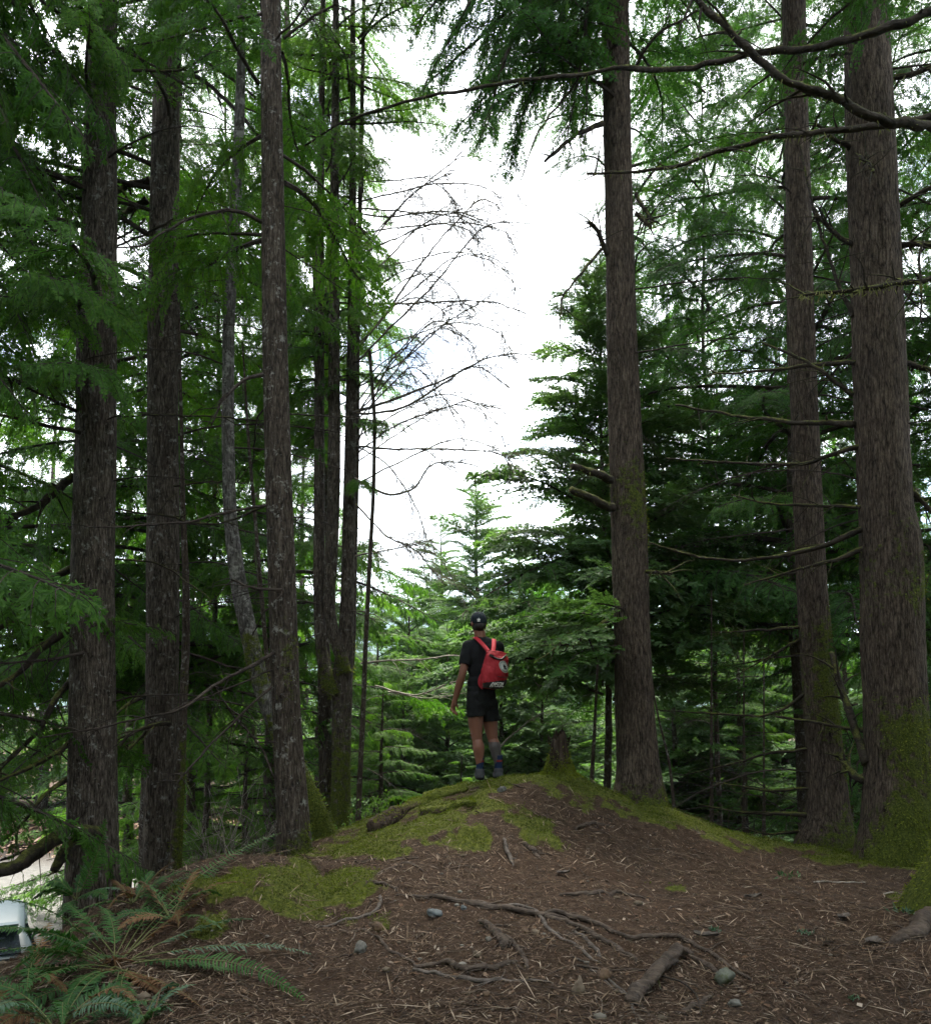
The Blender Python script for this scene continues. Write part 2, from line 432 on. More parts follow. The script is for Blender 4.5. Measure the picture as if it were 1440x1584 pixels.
MOSS_SPOTS = [_ for _ in [  # px, py, half width px, half height px, strength (placed on the ground below)
    (640,1288,105,26,1.0),(560,1300,55,22,1.0),(700,1250,60,16,.7),(650,1245,40,14,1.0),(745,1225,40,10,.6),(815,1278,42,28,1.0),(800,1250,32,10,.8),(730,1300,48,16,.9),(840,1300,36,12,.8),
    (865,1208,70,13,1.1),(820,1206,40,9,1.1),(915,1215,45,10,1.0),(1000,1250,50,14,.85),(1060,1272,46,18,.95),(1120,1298,40,10,.85),(1240,1310,60,10,1.0),(1180,1316,40,7,.7),
    (480,1362,70,22,1.2),(400,1358,75,20,1.2),(540,1392,48,20,1.0),(330,1372,70,22,1.1),(440,1405,60,18,.8),(460,1338,40,8,1.0),(1360,1338,60,12,1.0),(1425,1400,30,16,1.1),
    (430,1362,95,26,1.3),(375,1385,70,22,1.2),(510,1385,55,24,1.3),(450,1395,80,18,1.0),(330,1440,50,20,.4),(1040,1375,30,6,.5),(1290,1335,40,8,.6),(560,1430,40,14,.5),(520,1320,40,10,1.0)]]
_ms = []
for px, py, hw, hh, st in MOSS_SPOTS:
    c = ground_at(px, py); a = ground_at(px + hw, py); b = ground_at(px, py + hh)
    _ms.append((c[0], c[1], max(.12, abs(a[0] - c[0])), min(1.2, max(.12, abs(b[1] - c[1]))), st))
def moss_mask(x, y):
    x, y = np.asarray(x, float), np.asarray(y, float)
    m = np.zeros(np.broadcast(x, y).shape)
    x, y = x + .16*fbm(x*3.5, y*3.5, 21, 3), y + .20*fbm(x*3.5 + 9, y*3.5, 31, 3)
    for cx, cy, rx, ry, st in _ms:
        m = np.maximum(m, st*np.clip(1.25 - np.sqrt(((x-cx)/rx)**2 + ((y-cy)/ry)**2), 0, 1))
    return np.clip(m*1.25 + (1.3*fbm(x*3.2, y*3.2, 9, 4) + 1.0*fbm(x*9, y*9, 5, 3) - .12)*(m > 0.02), 0, 1)

def _axis(lo, hi, step, far, n):
    mid = np.arange(lo, hi, step)
    g = np.geomspace(step*2, far, n)
    return np.concatenate([(lo - g)[::-1], mid, hi + g])
gx = _axis(-5, 6.5, .042, 1500, 60); gy = _axis(2.2, 11.5, .042, 1500, 60)
GX, GY = np.meshgrid(gx, gy)
GZ = height(GX, GY)
mk = moss_mask(GX, GY)
GZ = GZ + mk*(.022 + .035*np.clip(fbm(GX*9, GY*9, 2.2, 3), -.3, 1))
mb = MB()
mb.add(np.stack([GX, GY, GZ], -1).reshape(-1, 3), grid_faces(len(gy), len(gx), False)[:, ::-1][:, [3,2,1,0]], None, 0)

m = NT('forest_floor')
oc = m.obj()
at = m.n('ShaderNodeAttribute', attribute_name='moss').outputs['Fac']
lt = m.n('ShaderNodeAttribute', attribute_name='lot').outputs['Fac']
n1 = m.noise(oc, 2.2, 5, .6); n2 = m.noise(oc, 60, 5, .7); n3 = m.noise(oc, 14, 5, .65)
duff = m.ramp(m.math('ADD', m.math('MULTIPLY', n2, .6), m.math('MULTIPLY', n3, .4)), [(.38, (.014,.009,.006)), (.54, (.064,.041,.027)), (.70, (.17,.12,.085))])
duff = m.mix(m.ramp(n1, [(.42, 0.0), (.66, .6)]), duff, (.050,.029,.018))
mc = m.ramp(m.noise(oc, 38, 4), [(.3, (.040,.050,.010)), (.6, (.10,.115,.020)), (.8, (.17,.175,.035))])
col = m.mix(m.ramp(m.math('ADD', at, m.math('MULTIPLY', m.math('SUBTRACT', n3, .5), 1.1)), [(.32, 0.0), (.55, 1.0)]), duff, mc)
gv = m.ramp(m.noise(oc, 7, 6, .7), [(.3, (.085,.083,.077)), (.7, (.16,.157,.148))])
col = m.mix(lt, col, gv)
M['ground'] = m.done(m.bsdf(col, .92, .15, m.bump(m.math('ADD', n2, m.math('MULTIPLY', n3, .8)), .9, .03)))
me = mb.mesh('forest_floor', [M['ground']], True)
a = me.attributes.new('moss', 'FLOAT', 'POINT'); a.data.foreach_set('value', mk.ravel().astype(np.float32))
lotm = np.clip((-4.5 - GX)/.8 + .4*fbm(GX, GY, 2), 0, 1)*np.clip((GY - 12.5)/.8, 0, 1)*np.clip((27.2 - GY)/.8 + .5*fbm(GX*.8, GY*.8, 5), 0, 1)
a = me.attributes.new('lot', 'FLOAT', 'POINT'); a.data.foreach_set('value', lotm.ravel().astype(np.float32))
ground = link('forest_floor', me, kind='structure')

def ground_normal(x, y):
    e = .03
    zx = (height(x+e, y) - height(x-e, y))/(2*e); zy = (height(x, y+e) - height(x, y-e))/(2*e)
    return norm(np.stack([-zx, -zy, np.ones_like(zx)], -1))

# loose cover nobody could count: needles, twigs, flakes, moss tufts, pebbles
def island_mat(name, stops, rough=.85, spec=.2):
    m = NT(name)
    isl = m.n('ShaderNodeNewGeometry').outputs['Random Per Island']
    return m.done(m.bsdf(m.ramp(isl, stops), rough, spec))
M['litter'] = island_mat('needle_litter', [(0, (.032,.019,.012)), (.4, (.080,.051,.034)), (.75, (.145,.096,.065)), (.95, (.22,.165,.125)), (1, (.32,.27,.22))])
M['straw'] = island_mat('straw_litter', [(0, (.035,.020,.012)), (.45, (.10,.066,.043)), (.8, (.20,.145,.10)), (1, (.36,.29,.225))])
M['flake'] = island_mat('bark_flake_litter', [(0, (.05,.027,.016)), (.5, (.12,.070,.042)), (.9, (.21,.15,.11)), (1, (.32,.26,.21))])
M['pebble'] = island_mat('pebble_stone', [(0, (.05,.038,.026)), (.5, (.11,.085,.06)), (.85, (.13,.125,.11)), (1, (.22,.20,.17))], .75)
def ground_samples(n, ylo=2.9, yhi=10.2, pw=1.6):
    y = ylo + (yhi - ylo)*RNG.random(n)**pw
    x = (RNG.random(n) - .5)*2*(y*.62 + .4)
    return x, y
x, y = ground_samples(190000)
k = (moss_mask(x, y) < .45 + .5*RNG.random(len(x))) & (fbm(x*2.3, y*2.3, 12, 4) + .25*fbm(x*9, y*9, 3, 2) > RNG.uniform(-.45, .28, len(x))) & (height(x, y, False) > -1.2); x, y = x[k], y[k]
z = height(x, y); nrm = ground_normal(x, y)
a = RNG.random(len(x))*2*np.pi
d = norm(np.cross(np.stack([np.cos(a), np.sin(a), 0*a], -1), nrm) + nrm*RNG.normal(.05, .16, (len(x), 1)))
mb = MB()
ln = RNG.gamma(1.5, .017, len(x)) + .008
kites(mb, np.stack([x, y, z + .004 + .006*RNG.random(len(x))], -1), d, nrm, ln, .0028 + .0035*RNG.random(len(x)), 0, .3)
link('needle_litter', mb.mesh('needle_litter', [M['litter']]), kind='stuff')
x, y = ground_samples(26000, 3.0, 9.6, 1.25)
k = (moss_mask(x, y) < .7 + .6*RNG.random(len(x))) & (fbm(x*2.0 + 5, y*2.0, 2, 4) + .3*fbm(x*8, y*8, 3, 2) > RNG.uniform(-.35, .30, len(x))); x, y = x[k], y[k]
z = height(x, y); nrm = ground_normal(x, y); a = RNG.random(len(x))*2*np.pi
d = norm(np.cross(np.stack([np.cos(a), np.sin(a), 0*a], -1), nrm) + nrm*RNG.normal(.06, .10, (len(x), 1)))
mb = MB(); kites(mb, np.stack([x, y, z + .006 + .01*RNG.random(len(x))], -1), d, nrm, .04 + RNG.gamma(1.5, .045, len(x)), .0035 + .0055*RNG.random(len(x)), 0, .3, .5)
link('fallen_straw', mb.mesh('fallen_straw', [M['straw']]), kind='stuff')
x, y = ground_samples(9000)
k = moss_mask(x, y) < .3 + .5*RNG.random(len(x)); x, y = x[k], y[k]
z = height(x, y); nrm = ground_normal(x, y); a = RNG.random(len(x))*2*np.pi
d = norm(np.cross(np.stack([np.cos(a), np.sin(a), 0*a], -1), nrm) + nrm*RNG.normal(.08, .2, (len(x), 1)))
nn = norm(nrm + RNG.normal(0, .35, (len(x), 3)))
mb = MB()
kites(mb, np.stack([x, y, z + .005], -1), d, nn, .012 + RNG.gamma(2, .009, len(x)), .005 + RNG.gamma(2, .0042, len(x)), 0, .15, .4)
link('bark_flake_litter', mb.mesh('bark_flake_litter', [M['flake']]), kind='stuff')
M['rootlet_pale'] = wood_mat('pale_rootlet', (.07,.050,.038), (.19,.150,.118))
# thin surface rootlets and fallen twigs
mb = MB()
x, y = ground_samples(1700, 3.0, 9.4, 1.4)
for i in range(len(x)):
    if moss_mask(x[i], y[i]) > .75: continue
    n = 10; a = RNG.random()*6.28; s = RNG.gamma(1.7, .10) + .04
    aa = a + np.cumsum(RNG.normal(0, .30, n))
    p = np.cumsum(np.stack([np.cos(aa), np.sin(aa)], -1)*s/n, 0) + [x[i], y[i]]
    h = height(p[:, 0], p[:, 1]) + .005 + np.abs(np.convolve(RNG.normal(0, .012, n), [.3, .4, .3], 'same'))
    tube(mb, np.column_stack([p, h]), np.linspace(1, .35, n)*(.0014 + RNG.gamma(1.5, .0011)), 4, int(RNG.random() < .55), False)
link('rootlets', mb.mesh('rootlets', [M['root'], M['rootlet_pale']], True), kind='stuff')
# moss tufts
x, y = ground_samples(420000, 3.6, 10.3, 1.0)
k = moss_mask(x, y) > .18 + .75*RNG.random(len(x)); x, y = x[k], y[k]
mk_ = moss_mask(x, y); z = height(x, y) + mk_*(.022 + .035*np.clip(fbm(x*9, y*9, 2.2, 3), -.3, 1)) + .003 + .008*RNG.random(len(x)); nrm = ground_normal(x, y)
mb = MB()
kites(mb, np.stack([x, y, z], -1), norm(nrm + RNG.normal(0, .55, (len(x), 3))), norm(RNG.normal(0, 1, (len(x), 3))), .007 + .017*RNG.random(len(x)), .004 + .005*RNG.random(len(x)), 0, .2)
link('ground_moss', mb.mesh('ground_moss', [M['moss']]), kind='stuff')
# pebbles
mb = MB()
_gph = (1 + 5**.5)/2
_dir = norm(np.array([[-1,_gph,0],[1,_gph,0],[-1,-_gph,0],[1,-_gph,0],[0,-1,_gph],[0,1,_gph],[0,-1,-_gph],[0,1,-_gph],[_gph,0,-1],[_gph,0,1],[-_gph,0,-1],[-_gph,0,1]]))
_tri = np.array([[0,11,5],[0,5,1],[0,1,7],[0,7,10],[0,10,11],[1,5,9],[5,11,4],[11,10,2],[10,7,6],[7,1,8],[3,9,4],[3,4,2],[3,2,6],[3,6,8],[3,8,9],[4,9,5],[2,4,11],[6,2,10],[8,6,7],[9,8,1]])
x, y = ground_samples(420, 3.2, 6.6, 1.3)
k = (np.abs(x - .1) < 1.2) | (RNG.random(len(x)) < .25); x, y = x[k], y[k]
z = height(x, y)
for i in range(len(x)):
    s = .004 + RNG.gamma(1.6, .0045)
    v = _dir*np.array([s*1.3, s, s*.7])*(.85 + .3*RNG.random((12, 1)))
    mb.add(v + [x[i], y[i], z[i] + s*.3], None, _tri, 0)
link('pebbles', mb.mesh('pebbles', [M['pebble']], True), kind='stuff')
# ---------------------------------------------------------------- branches: a few meshes of each sort, shared by every tree
DOWN = np.array([0, 0, -1.0])
def foliage_branch(seed, L=2.5, rise=.1, droop=.35, hang=.35, nb=26, side=.48, tl=.13, tw=.016, sp=.035, ang=58, sub=True, wood=.011, mats=None, start=.12, spread=1.0, upsweep=0.0, name='leafy_branch'):
    """a bough along +X from the origin, spray leaves on side shoots; each mesh is reused by many trees"""
    g = np.random.default_rng(seed)
    s = np.linspace(0, 1, 14)
    ax = np.stack([L*s*(1 - .08*droop*s), L*(.05*np.sin(s*5 + g.random()*6) + g.normal(0, .01, 14).cumsum()*.3), L*(rise*s - droop*s*s + upsweep*s**3)], -1)
    mb = MB()
    tube(mb, ax, L*wood*(1 - s)**.8 + .0022, 5, 0, False)
    B, D, N, Ln, W = [], [], [], [], []
    for i in range(nb):
        t = start + (1 - start)*(i + .5 + g.normal(0, .25))/nb
        t = min(max(t, .03), .995)
        sd = 1 if i % 2 else -1
        p0 = np.array([np.interp(t, s, ax[:, c]) for c in range(3)])
        T = norm(np.array([np.interp(min(t+.03, 1), s, ax[:, c]) - np.interp(t-.03, s, ax[:, c]) for c in range(3)]))
        lat = norm(np.cross([0, 0, 1.0], T)); up = np.cross(T, lat)
        a = math.radians(ang*(1 - .35*t) + g.normal(0, 9)) * spread
        d0 = norm(math.cos(a)*T + sd*math.sin(a)*lat + up*g.normal(.02, .16))
        ln = L*side*((1-t)**.62*min(1, .35 + t*2.2) + .08)*g.uniform(.7, 1.2)
        K = 7; tt = np.linspace(0, 1, K)
        hg = min(.97, hang*g.uniform(.75, 1.25))
        dirs = norm(d0[None]*(1 - hg*tt**.8)[:, None] + DOWN[None]*(hg*tt**.8)[:, None] + g.normal(0, .05, (K, 3)))
        pts = p0 + np.vstack([np.zeros(3), np.cumsum(dirs[:-1]*ln/(K-1), 0)])
        tube(mb, pts, np.linspace(.0045, .0015, K)*L/2.5, 3, 0, False)
        n = max(4, int(ln/sp)); u = (np.arange(n) + .6 + g.normal(0, .15, n))/n
        u = np.clip(np.repeat(u, 2), .02, .995); sg = np.tile([1, -1], n)
        q = np.stack([np.interp(u, tt, pts[:, c]) for c in range(3)], -1)
        Tq = norm(np.stack([np.interp(u, tt, dirs[:, c]) for c in range(3)], -1))
        pn = norm(np.cross(Tq, np.broadcast_to(lat*sd + g.normal(0, .25, 3), Tq.shape)) + g.normal(0, .18, Tq.shape))
        sl = np.cross(pn, Tq)*sg[:, None]
        d = norm(Tq*.62 + sl*.72 + DOWN*hg*.35 + g.normal(0, .14, Tq.shape))
        l = tl*L/2.5*(1.08 - .72*u)*g.uniform(.65, 1.2, len(u))
        B.append(q); D.append(d); N.append(pn); Ln.append(l); W.append(np.full(len(u), tw))
        if sub:
            for f in (.3, .6):
                for z in (1, -1):
                    s2 = norm(d*.7 + np.cross(pn, d)*z*.75 + g.normal(0, .12, d.shape) + DOWN*hg*.25)
                    B.append(q + d*(l*f)[:, None]); D.append(s2); N.append(pn); Ln.append(l*(.62 - .3*f)*g.uniform(.7, 1.25, len(u))); W.append(np.full(len(u), tw*.85))
        B.append(pts[-1:]); D.append(dirs[-1:]); N.append(pn[-1:]); Ln.append(np.array([tl*.6])); W.append(np.array([tw]))
    kites(mb, np.vstack(B), np.vstack(D), np.vstack(N), np.concatenate(Ln), np.concatenate(W), 1)
    return mb.mesh(name, mats)
def bare_branch(seed, L=1.8, rise=.1, droop=.25, nt=14, tl=.4, r=.009, mats=None, hang=.3, name='dead_branch', sub=3):
    g = np.random.default_rng(seed); mb = MB()
    s = np.linspace(0, 1, 14)
    ax = np.stack([L*s, L*(.09*np.sin(s*4 + g.random()*6)*s + g.normal(0, .012, 14).cumsum()*.5), L*(rise*s - droop*s*s + g.normal(0, .008, 14).cumsum()*.4)], -1)
    tube(mb, ax, r*(1 - s)**.7*(L/1.8) + .0022, 5, 0, False)
    for i in range(nt):
        t = .18 + .8*g.random(); sd = g.choice([-1, 1])
        p0 = np.array([np.interp(t, s, ax[:, c]) for c in range(3)])
        d = norm(np.array([.75, sd*g.uniform(.4, 1), g.normal(0, .3)]))
        def shoot(p, d, ln, rad, depth):
            K = 6; tt = np.linspace(0, 1, K)
            dd = norm(d[None]*(1 - hang*tt)[:, None] + DOWN*hang*tt[:, None] + g.normal(0, .09, (K, 3)))
            q = p + np.vstack([np.zeros(3), np.cumsum(dd[:-1]*ln/(K-1), 0)])
            tube(mb, q, np.linspace(rad, .0012, K), 3, 0, False)
            if depth:
                for w in range(sub):
                    j = g.integers(1, K-1)
                    shoot(q[j], norm(dd[j] + g.normal(0, .55, 3)), ln*g.uniform(.3, .55), rad*.6, depth-1)
        shoot(p0, d, tl*L/1.8*(1.1 - .6*t)*g.uniform(.6, 1.3), .0028, 1)
    return mb.mesh(name, mats, True)

V = {}
V['hemlock'] = [foliage_branch(100+i, 2.5, .14, .34+.05*i, .66+.06*(i % 3), 34, .44, .12, .0145, .040, mats=[M['twig'], M['hemlock']]) for i in range(5)]
V['cedar'] = [foliage_branch(200+i, 2.5, .05, .38+.06*(i % 3), .80+.06*(i % 3), 30, .40, .14, .017, .042, 64, mats=[M['twig'], M['cedar']], upsweep=.12) for i in range(5)]
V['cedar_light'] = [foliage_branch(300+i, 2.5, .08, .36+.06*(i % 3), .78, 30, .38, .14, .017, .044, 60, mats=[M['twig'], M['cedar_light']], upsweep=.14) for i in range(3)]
V['fir'] = [foliage_branch(400+i, 2.0, .24, .30, .26, 36, .52, .16, .032, .044, 52, mats=[M['twig'], M['fir']], wood=.009, start=.05) for i in range(4)]
V['fir_dark'] = [foliage_branch(450+i, 2.0, .20, .26, .22, 30, .46, .11, .018, .042, 55, mats=[M['twig'], M['hemlock']], wood=.009, start=.05) for i in range(4)]
V['spray'] = [foliage_branch(470+i, 2.5, .02, .10+.03*i, .22, 40, .36, .105, .0115, .030, 42, mats=[M['twig'], M['hemlock']], start=.10) for i in range(4)]
V['coarse'] = [foliage_branch(500+i, 3.0, .15, .34, .35, 20, .44, .32, .06, .12, 55, False, mats=[M['twig'], M['far_fir']]) for i in range(4)]
V['coarse_cedar'] = [foliage_branch(550+i, 3.0, .05, .40, .7, 20, .42, .32, .055, .10, 60, False, mats=[M['twig'], M['cedar']]) for i in range(3)]
V['dead'] = [bare_branch(600+i, 1.8, [.18, .05, -.05, .22, .0][i], [.3, .22, .1, .42, .28][i], 11, .42, .0095, [M['twig']], .25) for i in range(5)]
V['dead_grey'] = [bare_branch(620+i, 1.8, .02, .2+.06*i, 12, .4, .008, [M['twig_grey']], .3) for i in range(3)]
V['plume'] = [bare_branch(640+i, 3.0, [.75, .6, .85][i], [.62, .40, .60][i], 34, .62, .008, [M['twig']], .75, 'bare_branch', 2) for i in range(3)]

def basis(d, up=(0, 0, 1), roll=0.0):
    x = norm(d); y = norm(np.cross(up, x)); z = np.cross(x, y)
    c, s = math.cos(roll), math.sin(roll)
    return x, y*c + z*s, z*c - y*s
def put(name, me, parent, at, d, scale=1.0, roll=0.0, sz=None):
    """link a shared mesh as a child of parent with its +X along d (world space; things are unrotated Empties)"""
    x, y, z = basis(d, roll=roll)
    o = bpy.data.objects.new(name, me); COL.objects.link(o); o.parent = parent
    q = np.asarray(at, float) - np.array(parent.location)
    s = (scale, scale, scale) if sz is None else sz
    m = Matrix(((x[0]*s[0], y[0]*s[1], z[0]*s[2], q[0]), (x[1]*s[0], y[1]*s[1], z[1]*s[2], q[1]), (x[2]*s[0], y[2]*s[1], z[2]*s[2], q[2]), (0, 0, 0, 1)))
    o.matrix_local = m
    return o

# the open sky of the photograph: branches that would grow across it are missing, as they are in the place
GAP = np.array([(612,330),(600,262),(650,262),(700,275),(760,285),(805,262),(870,285),(925,300),(925,360),(880,400),(850,455),(830,540),(812,640),(800,720),(800,800),(850,880),(820,880),(770,860),(745,735),(715,800),(660,850),(610,880),(595,800),(600,700),(660,600),(690,540),(640,450)])
def in_gap(p, poly=GAP):
    if p[1] < .5: return False
    x, y, _ = project(p); c = False; n = len(poly)
    for i in range(n):
        (x1, y1), (x2, y2) = poly[i], poly[i-1]
        if (y1 > y) != (y2 > y) and x < (x2 - x1)*(y - y1)/(y2 - y1) + x1: c = not c
    return c
KEEP = []      # other clear views: (px0, py0, px1, py1, max depth)
def clear_ok(pts):
    for p in pts:
        if in_gap(p): return False
        if p[1] > .5:
            x, y, zc = project(p)
            for a in KEEP:
                if a[0] < x < a[2] and a[1] < y < a[3] and zc < a[4]: return False
    return True

def trunk_mesh(spine, rad, base, bark, ns=40, step=.05, amp=.05, flare=.0, moss_fn=None, seed=0, tufts=0, lobes=5):
    """spine, rad: dense polyline in world space; returns mesh in base-local space (+ moss tuft mesh)"""
    seg = np.linalg.norm(np.diff(spine, axis=0), axis=1); S = np.concatenate([[0], np.cumsum(seg)])
    n = max(8, int(S[-1]/step)); u = np.linspace(0, S[-1], n)
    p = np.stack([np.interp(u, S, spine[:, c]) for c in range(3)], -1); r = np.interp(u, S, rad)
    T, Sx, N = frames(p)
    a = np.arange(ns)/ns*2*np.pi; ca, sa = np.cos(a)[None], np.sin(a)[None]
    hz = (u)[:, None]
    rd = 1 - 2.2*np.abs(fbm(ca*6.5 + seed, sa*6.5, hz*1.5, 3)) + .5*fbm(ca*16, sa*16 + seed, hz*9, 2)
    disp = amp*(.9*fbm(ca*2.2 + seed, sa*2.2, hz*.9, 3) + .75*(rd - .6))
    lob = flare*np.exp(-hz/.22)*(.55 + .6*np.cos(lobes*a[None] + seed*2.1) + .5*np.cos((lobes-2)*a[None] + seed))
    R = r[:, None]*(1 + disp + lob)
    Vx = p[:, None] + Sx[:, None]*(ca*R)[..., None] + N[:, None]*(sa*R)[..., None]
    mb = MB(); mb.add(Vx.reshape(-1, 3) - base, grid_faces(n, ns, True)[:, ::-1], None, 0)
    me = mb.mesh('trunk', [bark], True)
    nrm = norm(Vx - p[:, None])
    ms = np.zeros((n, ns)) if moss_fn is None else np.clip(moss_fn(Vx, nrm, hz + 0*a[None]), 0, 1)
    at = me.attributes.new('moss', 'FLOAT', 'POINT'); at.data.foreach_set('value', ms.ravel().astype(np.float32))
    tm = None
    if tufts and ms.max() > .3:
        g = np.random.default_rng(seed + 5)
        w = np.clip(ms + .5*fbm(Vx[..., 0]*7, Vx[..., 1]*7, Vx[..., 2]*7, 3) - .35, 0, 1)*R; w = (w/w.sum()).ravel()
        k = g.choice(len(w), tufts, p=w)
        q = Vx.reshape(-1, 3)[k] + g.normal(0, .012, (tufts, 3)); nn = nrm.reshape(-1, 3)[k]
        mt = MB(); kites(mt, q - nn*.004 - base, norm(nn + g.normal(0, .5, nn.shape) + DOWN*.5), norm(g.normal(0, 1, nn.shape)), .015 + .028*g.random(tufts), .006 + .008*g.random(tufts))
        tm = mt.mesh('moss', [M['moss']])
    return me, tm

def main_tree(name, label, cat, rows, Y, bark, zbase, ztop=11.5, flare=.5, moss_fn=None, seed=0, tufts=0, ns=64, amp=.06, group=None, lobes=5, rtop=.75):
    """rows: (py, left px, right px) measured on the photograph from top to base"""
    rows = sorted(rows)
    c = np.array([P((l + r)/2, py, Y) for py, l, r in rows]); rr = np.array([(r - l)/2*Y/F_PX for py, l, r in rows])
    o = np.argsort(c[:, 2]); c, rr = c[o], rr[o]
    slope = (c[-1] - c[-3])/max(.1, (c[-1, 2] - c[-3, 2]))
    top = c[-1] + slope*(ztop - c[-1, 2])
    b0 = c[0].copy(); b0[2] = min(zbase - .35, c[0, 2] - .05)
    c = np.vstack([b0, c, top]); rr = np.concatenate([[rr[0]*1.02], rr, [rr[-1]*rtop]])
    zz = np.arange(c[0, 2], c[-1, 2], .05)
    kern = np.ones(9)/9
    def sm(v):
        v = np.interp(zz, c[:, 2], v); q = np.convolve(np.pad(v, 4, 'edge'), kern, 'valid'); return q
    spine = np.stack([sm(c[:, 0]), sm(c[:, 1]), zz], -1); rad = sm(rr)
    base = np.array([np.interp(zbase, zz, spine[:, 0]), np.interp(zbase, zz, spine[:, 1]), zbase])
    t = thing(name, label, cat, base, group)
    me, tm = trunk_mesh(spine, rad, base, bark, ns, .035 if ns > 40 else .06, amp, flare, moss_fn, seed, tufts, lobes)
    link('trunk', me, t)
    if tm: link('moss', tm, t, kind='stuff')
    def at(z):
        return np.array([np.interp(z, zz, spine[:, k]) for k in range(3)]), float(np.interp(z, zz, rad))
    return t, at
def az(deg, tilt=0.0):
    a = math.radians(deg); return np.array([math.cos(a), math.sin(a), tilt])
def dead_set(t, at, n, z0, z1, sc=(.5, 1.1), seed=0, kind='dead', azr=None, avoid=None):
    g = np.random.default_rng(seed)
    for i in range(n):
        z = z0 + (z1 - z0)*(i + g.random())/n
        c, r = at(z); a = g.uniform(*azr) if azr else g.random()*360
        d = az(a, g.normal(-.02, .18)); s = g.uniform(*sc)
        if not clear_ok([c + d*1.8*s*.7, c + d*1.8*s]): continue
        if abs((a % 360) - 270) < 40: s *= .5
        put('dead_branch', V[kind][g.integers(len(V[kind]))], t, c + norm(d)*r*.85, d, s, g.normal(0, .5))
def bough_set(t, at, sort, n, z0, z1, len0, len1, seed=0, tilt=(.1, .25), base_len=2.5, azr=None, gapcheck=True, rscale=.8):
    g = np.random.default_rng(seed); k = 0
    for i in range(n):
        f = (i + g.random())/n; z = z0 + (z1 - z0)*f
        c, r = at(z); a = (g.uniform(*azr) if azr else i*137.5 + g.normal(0, 18))
        ln = (len0 + (len1 - len0)*f)*g.uniform(.75, 1.15); d = norm(az(a, g.uniform(*tilt)))
        tip = c + d*ln + DOWN*ln*.28
        if gapcheck and not clear_ok([c + d*ln*.35, c + d*ln*.65 + DOWN*ln*.1, tip]): continue
        vs = V[sort]; s = ln/base_len
        put('leafy_branch', vs[g.integers(len(vs))], t, c + d*r*rscale, d, 1, g.normal(0, .12), (s, s*g.choice([-1, 1])*g.uniform(.85, 1.1), s*g.uniform(.85, 1.15)))
        k += 1
    return k
def bough(t, a, b, sort, seed=0, base_len=2.5, lift=.12, fat=1.0):
    """one bough from point a to about point b"""
    g = np.random.default_rng(seed); d = np.asarray(b) - np.asarray(a); ln = np.linalg.norm(d)
    d = norm(norm(d) + np.array([0, 0, lift])); vs = V[sort]; s = ln/base_len
    put('leafy_branch', vs[seed % len(vs)], t, a, d, 1, g.normal(0, .1), (s, s*fat*(1 if seed % 2 else -1), s))
def limb(t, pix, rad, mat='limb', ns=8, name='limb', n=None, twigs=0, seed=0, moss_hang=0, ends=None):
    """pix: (px, py, Y) along a limb seen in the photograph; rad: start and end radius in metres"""
    g = np.random.default_rng(seed + 77); base = np.array(t.location)
    p = curve([P(*q) for q in pix], n or 8*len(pix))
    L_ = np.linalg.norm(np.diff(p, axis=0), axis=1).sum()
    p = p + np.stack([L_*(.006*fbm(p[:, 0]*3 + seed, p[:, 2]*3, k*9.0 + 0*p[:, 1], 3)) + .02*fbm(p[:, 0]*9 + seed, p[:, 2]*9, k*5.0 + 0*p[:, 1], 2) for k in range(3)], -1)
    mb = MB(); rv = np.linspace(rad[0], rad[1], len(p)); rv = rv*(1 + .18*fbm(np.arange(len(p))*.45, 0*rv + seed, 0, 2)); tube(mb, p - base, rv, ns, 0, True, 1, .4)
    for i in range(int(twigs*.7)):
        j = g.integers(2, len(p)-1); d = norm(g.normal(0, 1, 3)); tube(mb, [p[j] - base, p[j] - base + d*rad[0]*g.uniform(1.5, 3)], [rv[j]*.5, rv[j]*.3], 5)
    for i in range(int(twigs*1.8)):
        j = g.integers(len(p)//5, len(p)-1); T = norm(p[min(j+1, len(p)-1)] - p[j-1])
        d = norm(T*.7 + g.normal(0, .6, 3)); K = 7
        dd = norm(d[None] + np.linspace(0, .5, K)[:, None]*DOWN + g.normal(0, .1, (K, 3)).cumsum(0))
        ln = g.uniform(.15, .5); q = p[j] + np.vstack([np.zeros(3), np.cumsum(dd[:-1]*ln/(K-1), 0)])
        tube(mb, q - base, np.linspace(rad[1]*.6 + .002, .0012, K), 4, 0, False)
    o = link(name, mb.mesh(name, [M[mat]], True), t)
    if moss_hang:
        mt = MB(); k = g.integers(0, len(p), moss_hang); q = p[k] + g.normal(0, .014, (moss_hang, 3))
        kites(mt, q - base, norm(DOWN + g.normal(0, .55, (moss_hang, 3))), g.normal(0, 1, (moss_hang, 3)), .02 + .06*g.random(moss_hang)**2, .005 + .006*g.random(moss_hang))
        link('hanging_moss', mt.mesh('hanging_moss', [M['dry_moss']]), o, kind='stuff')
    return o, p
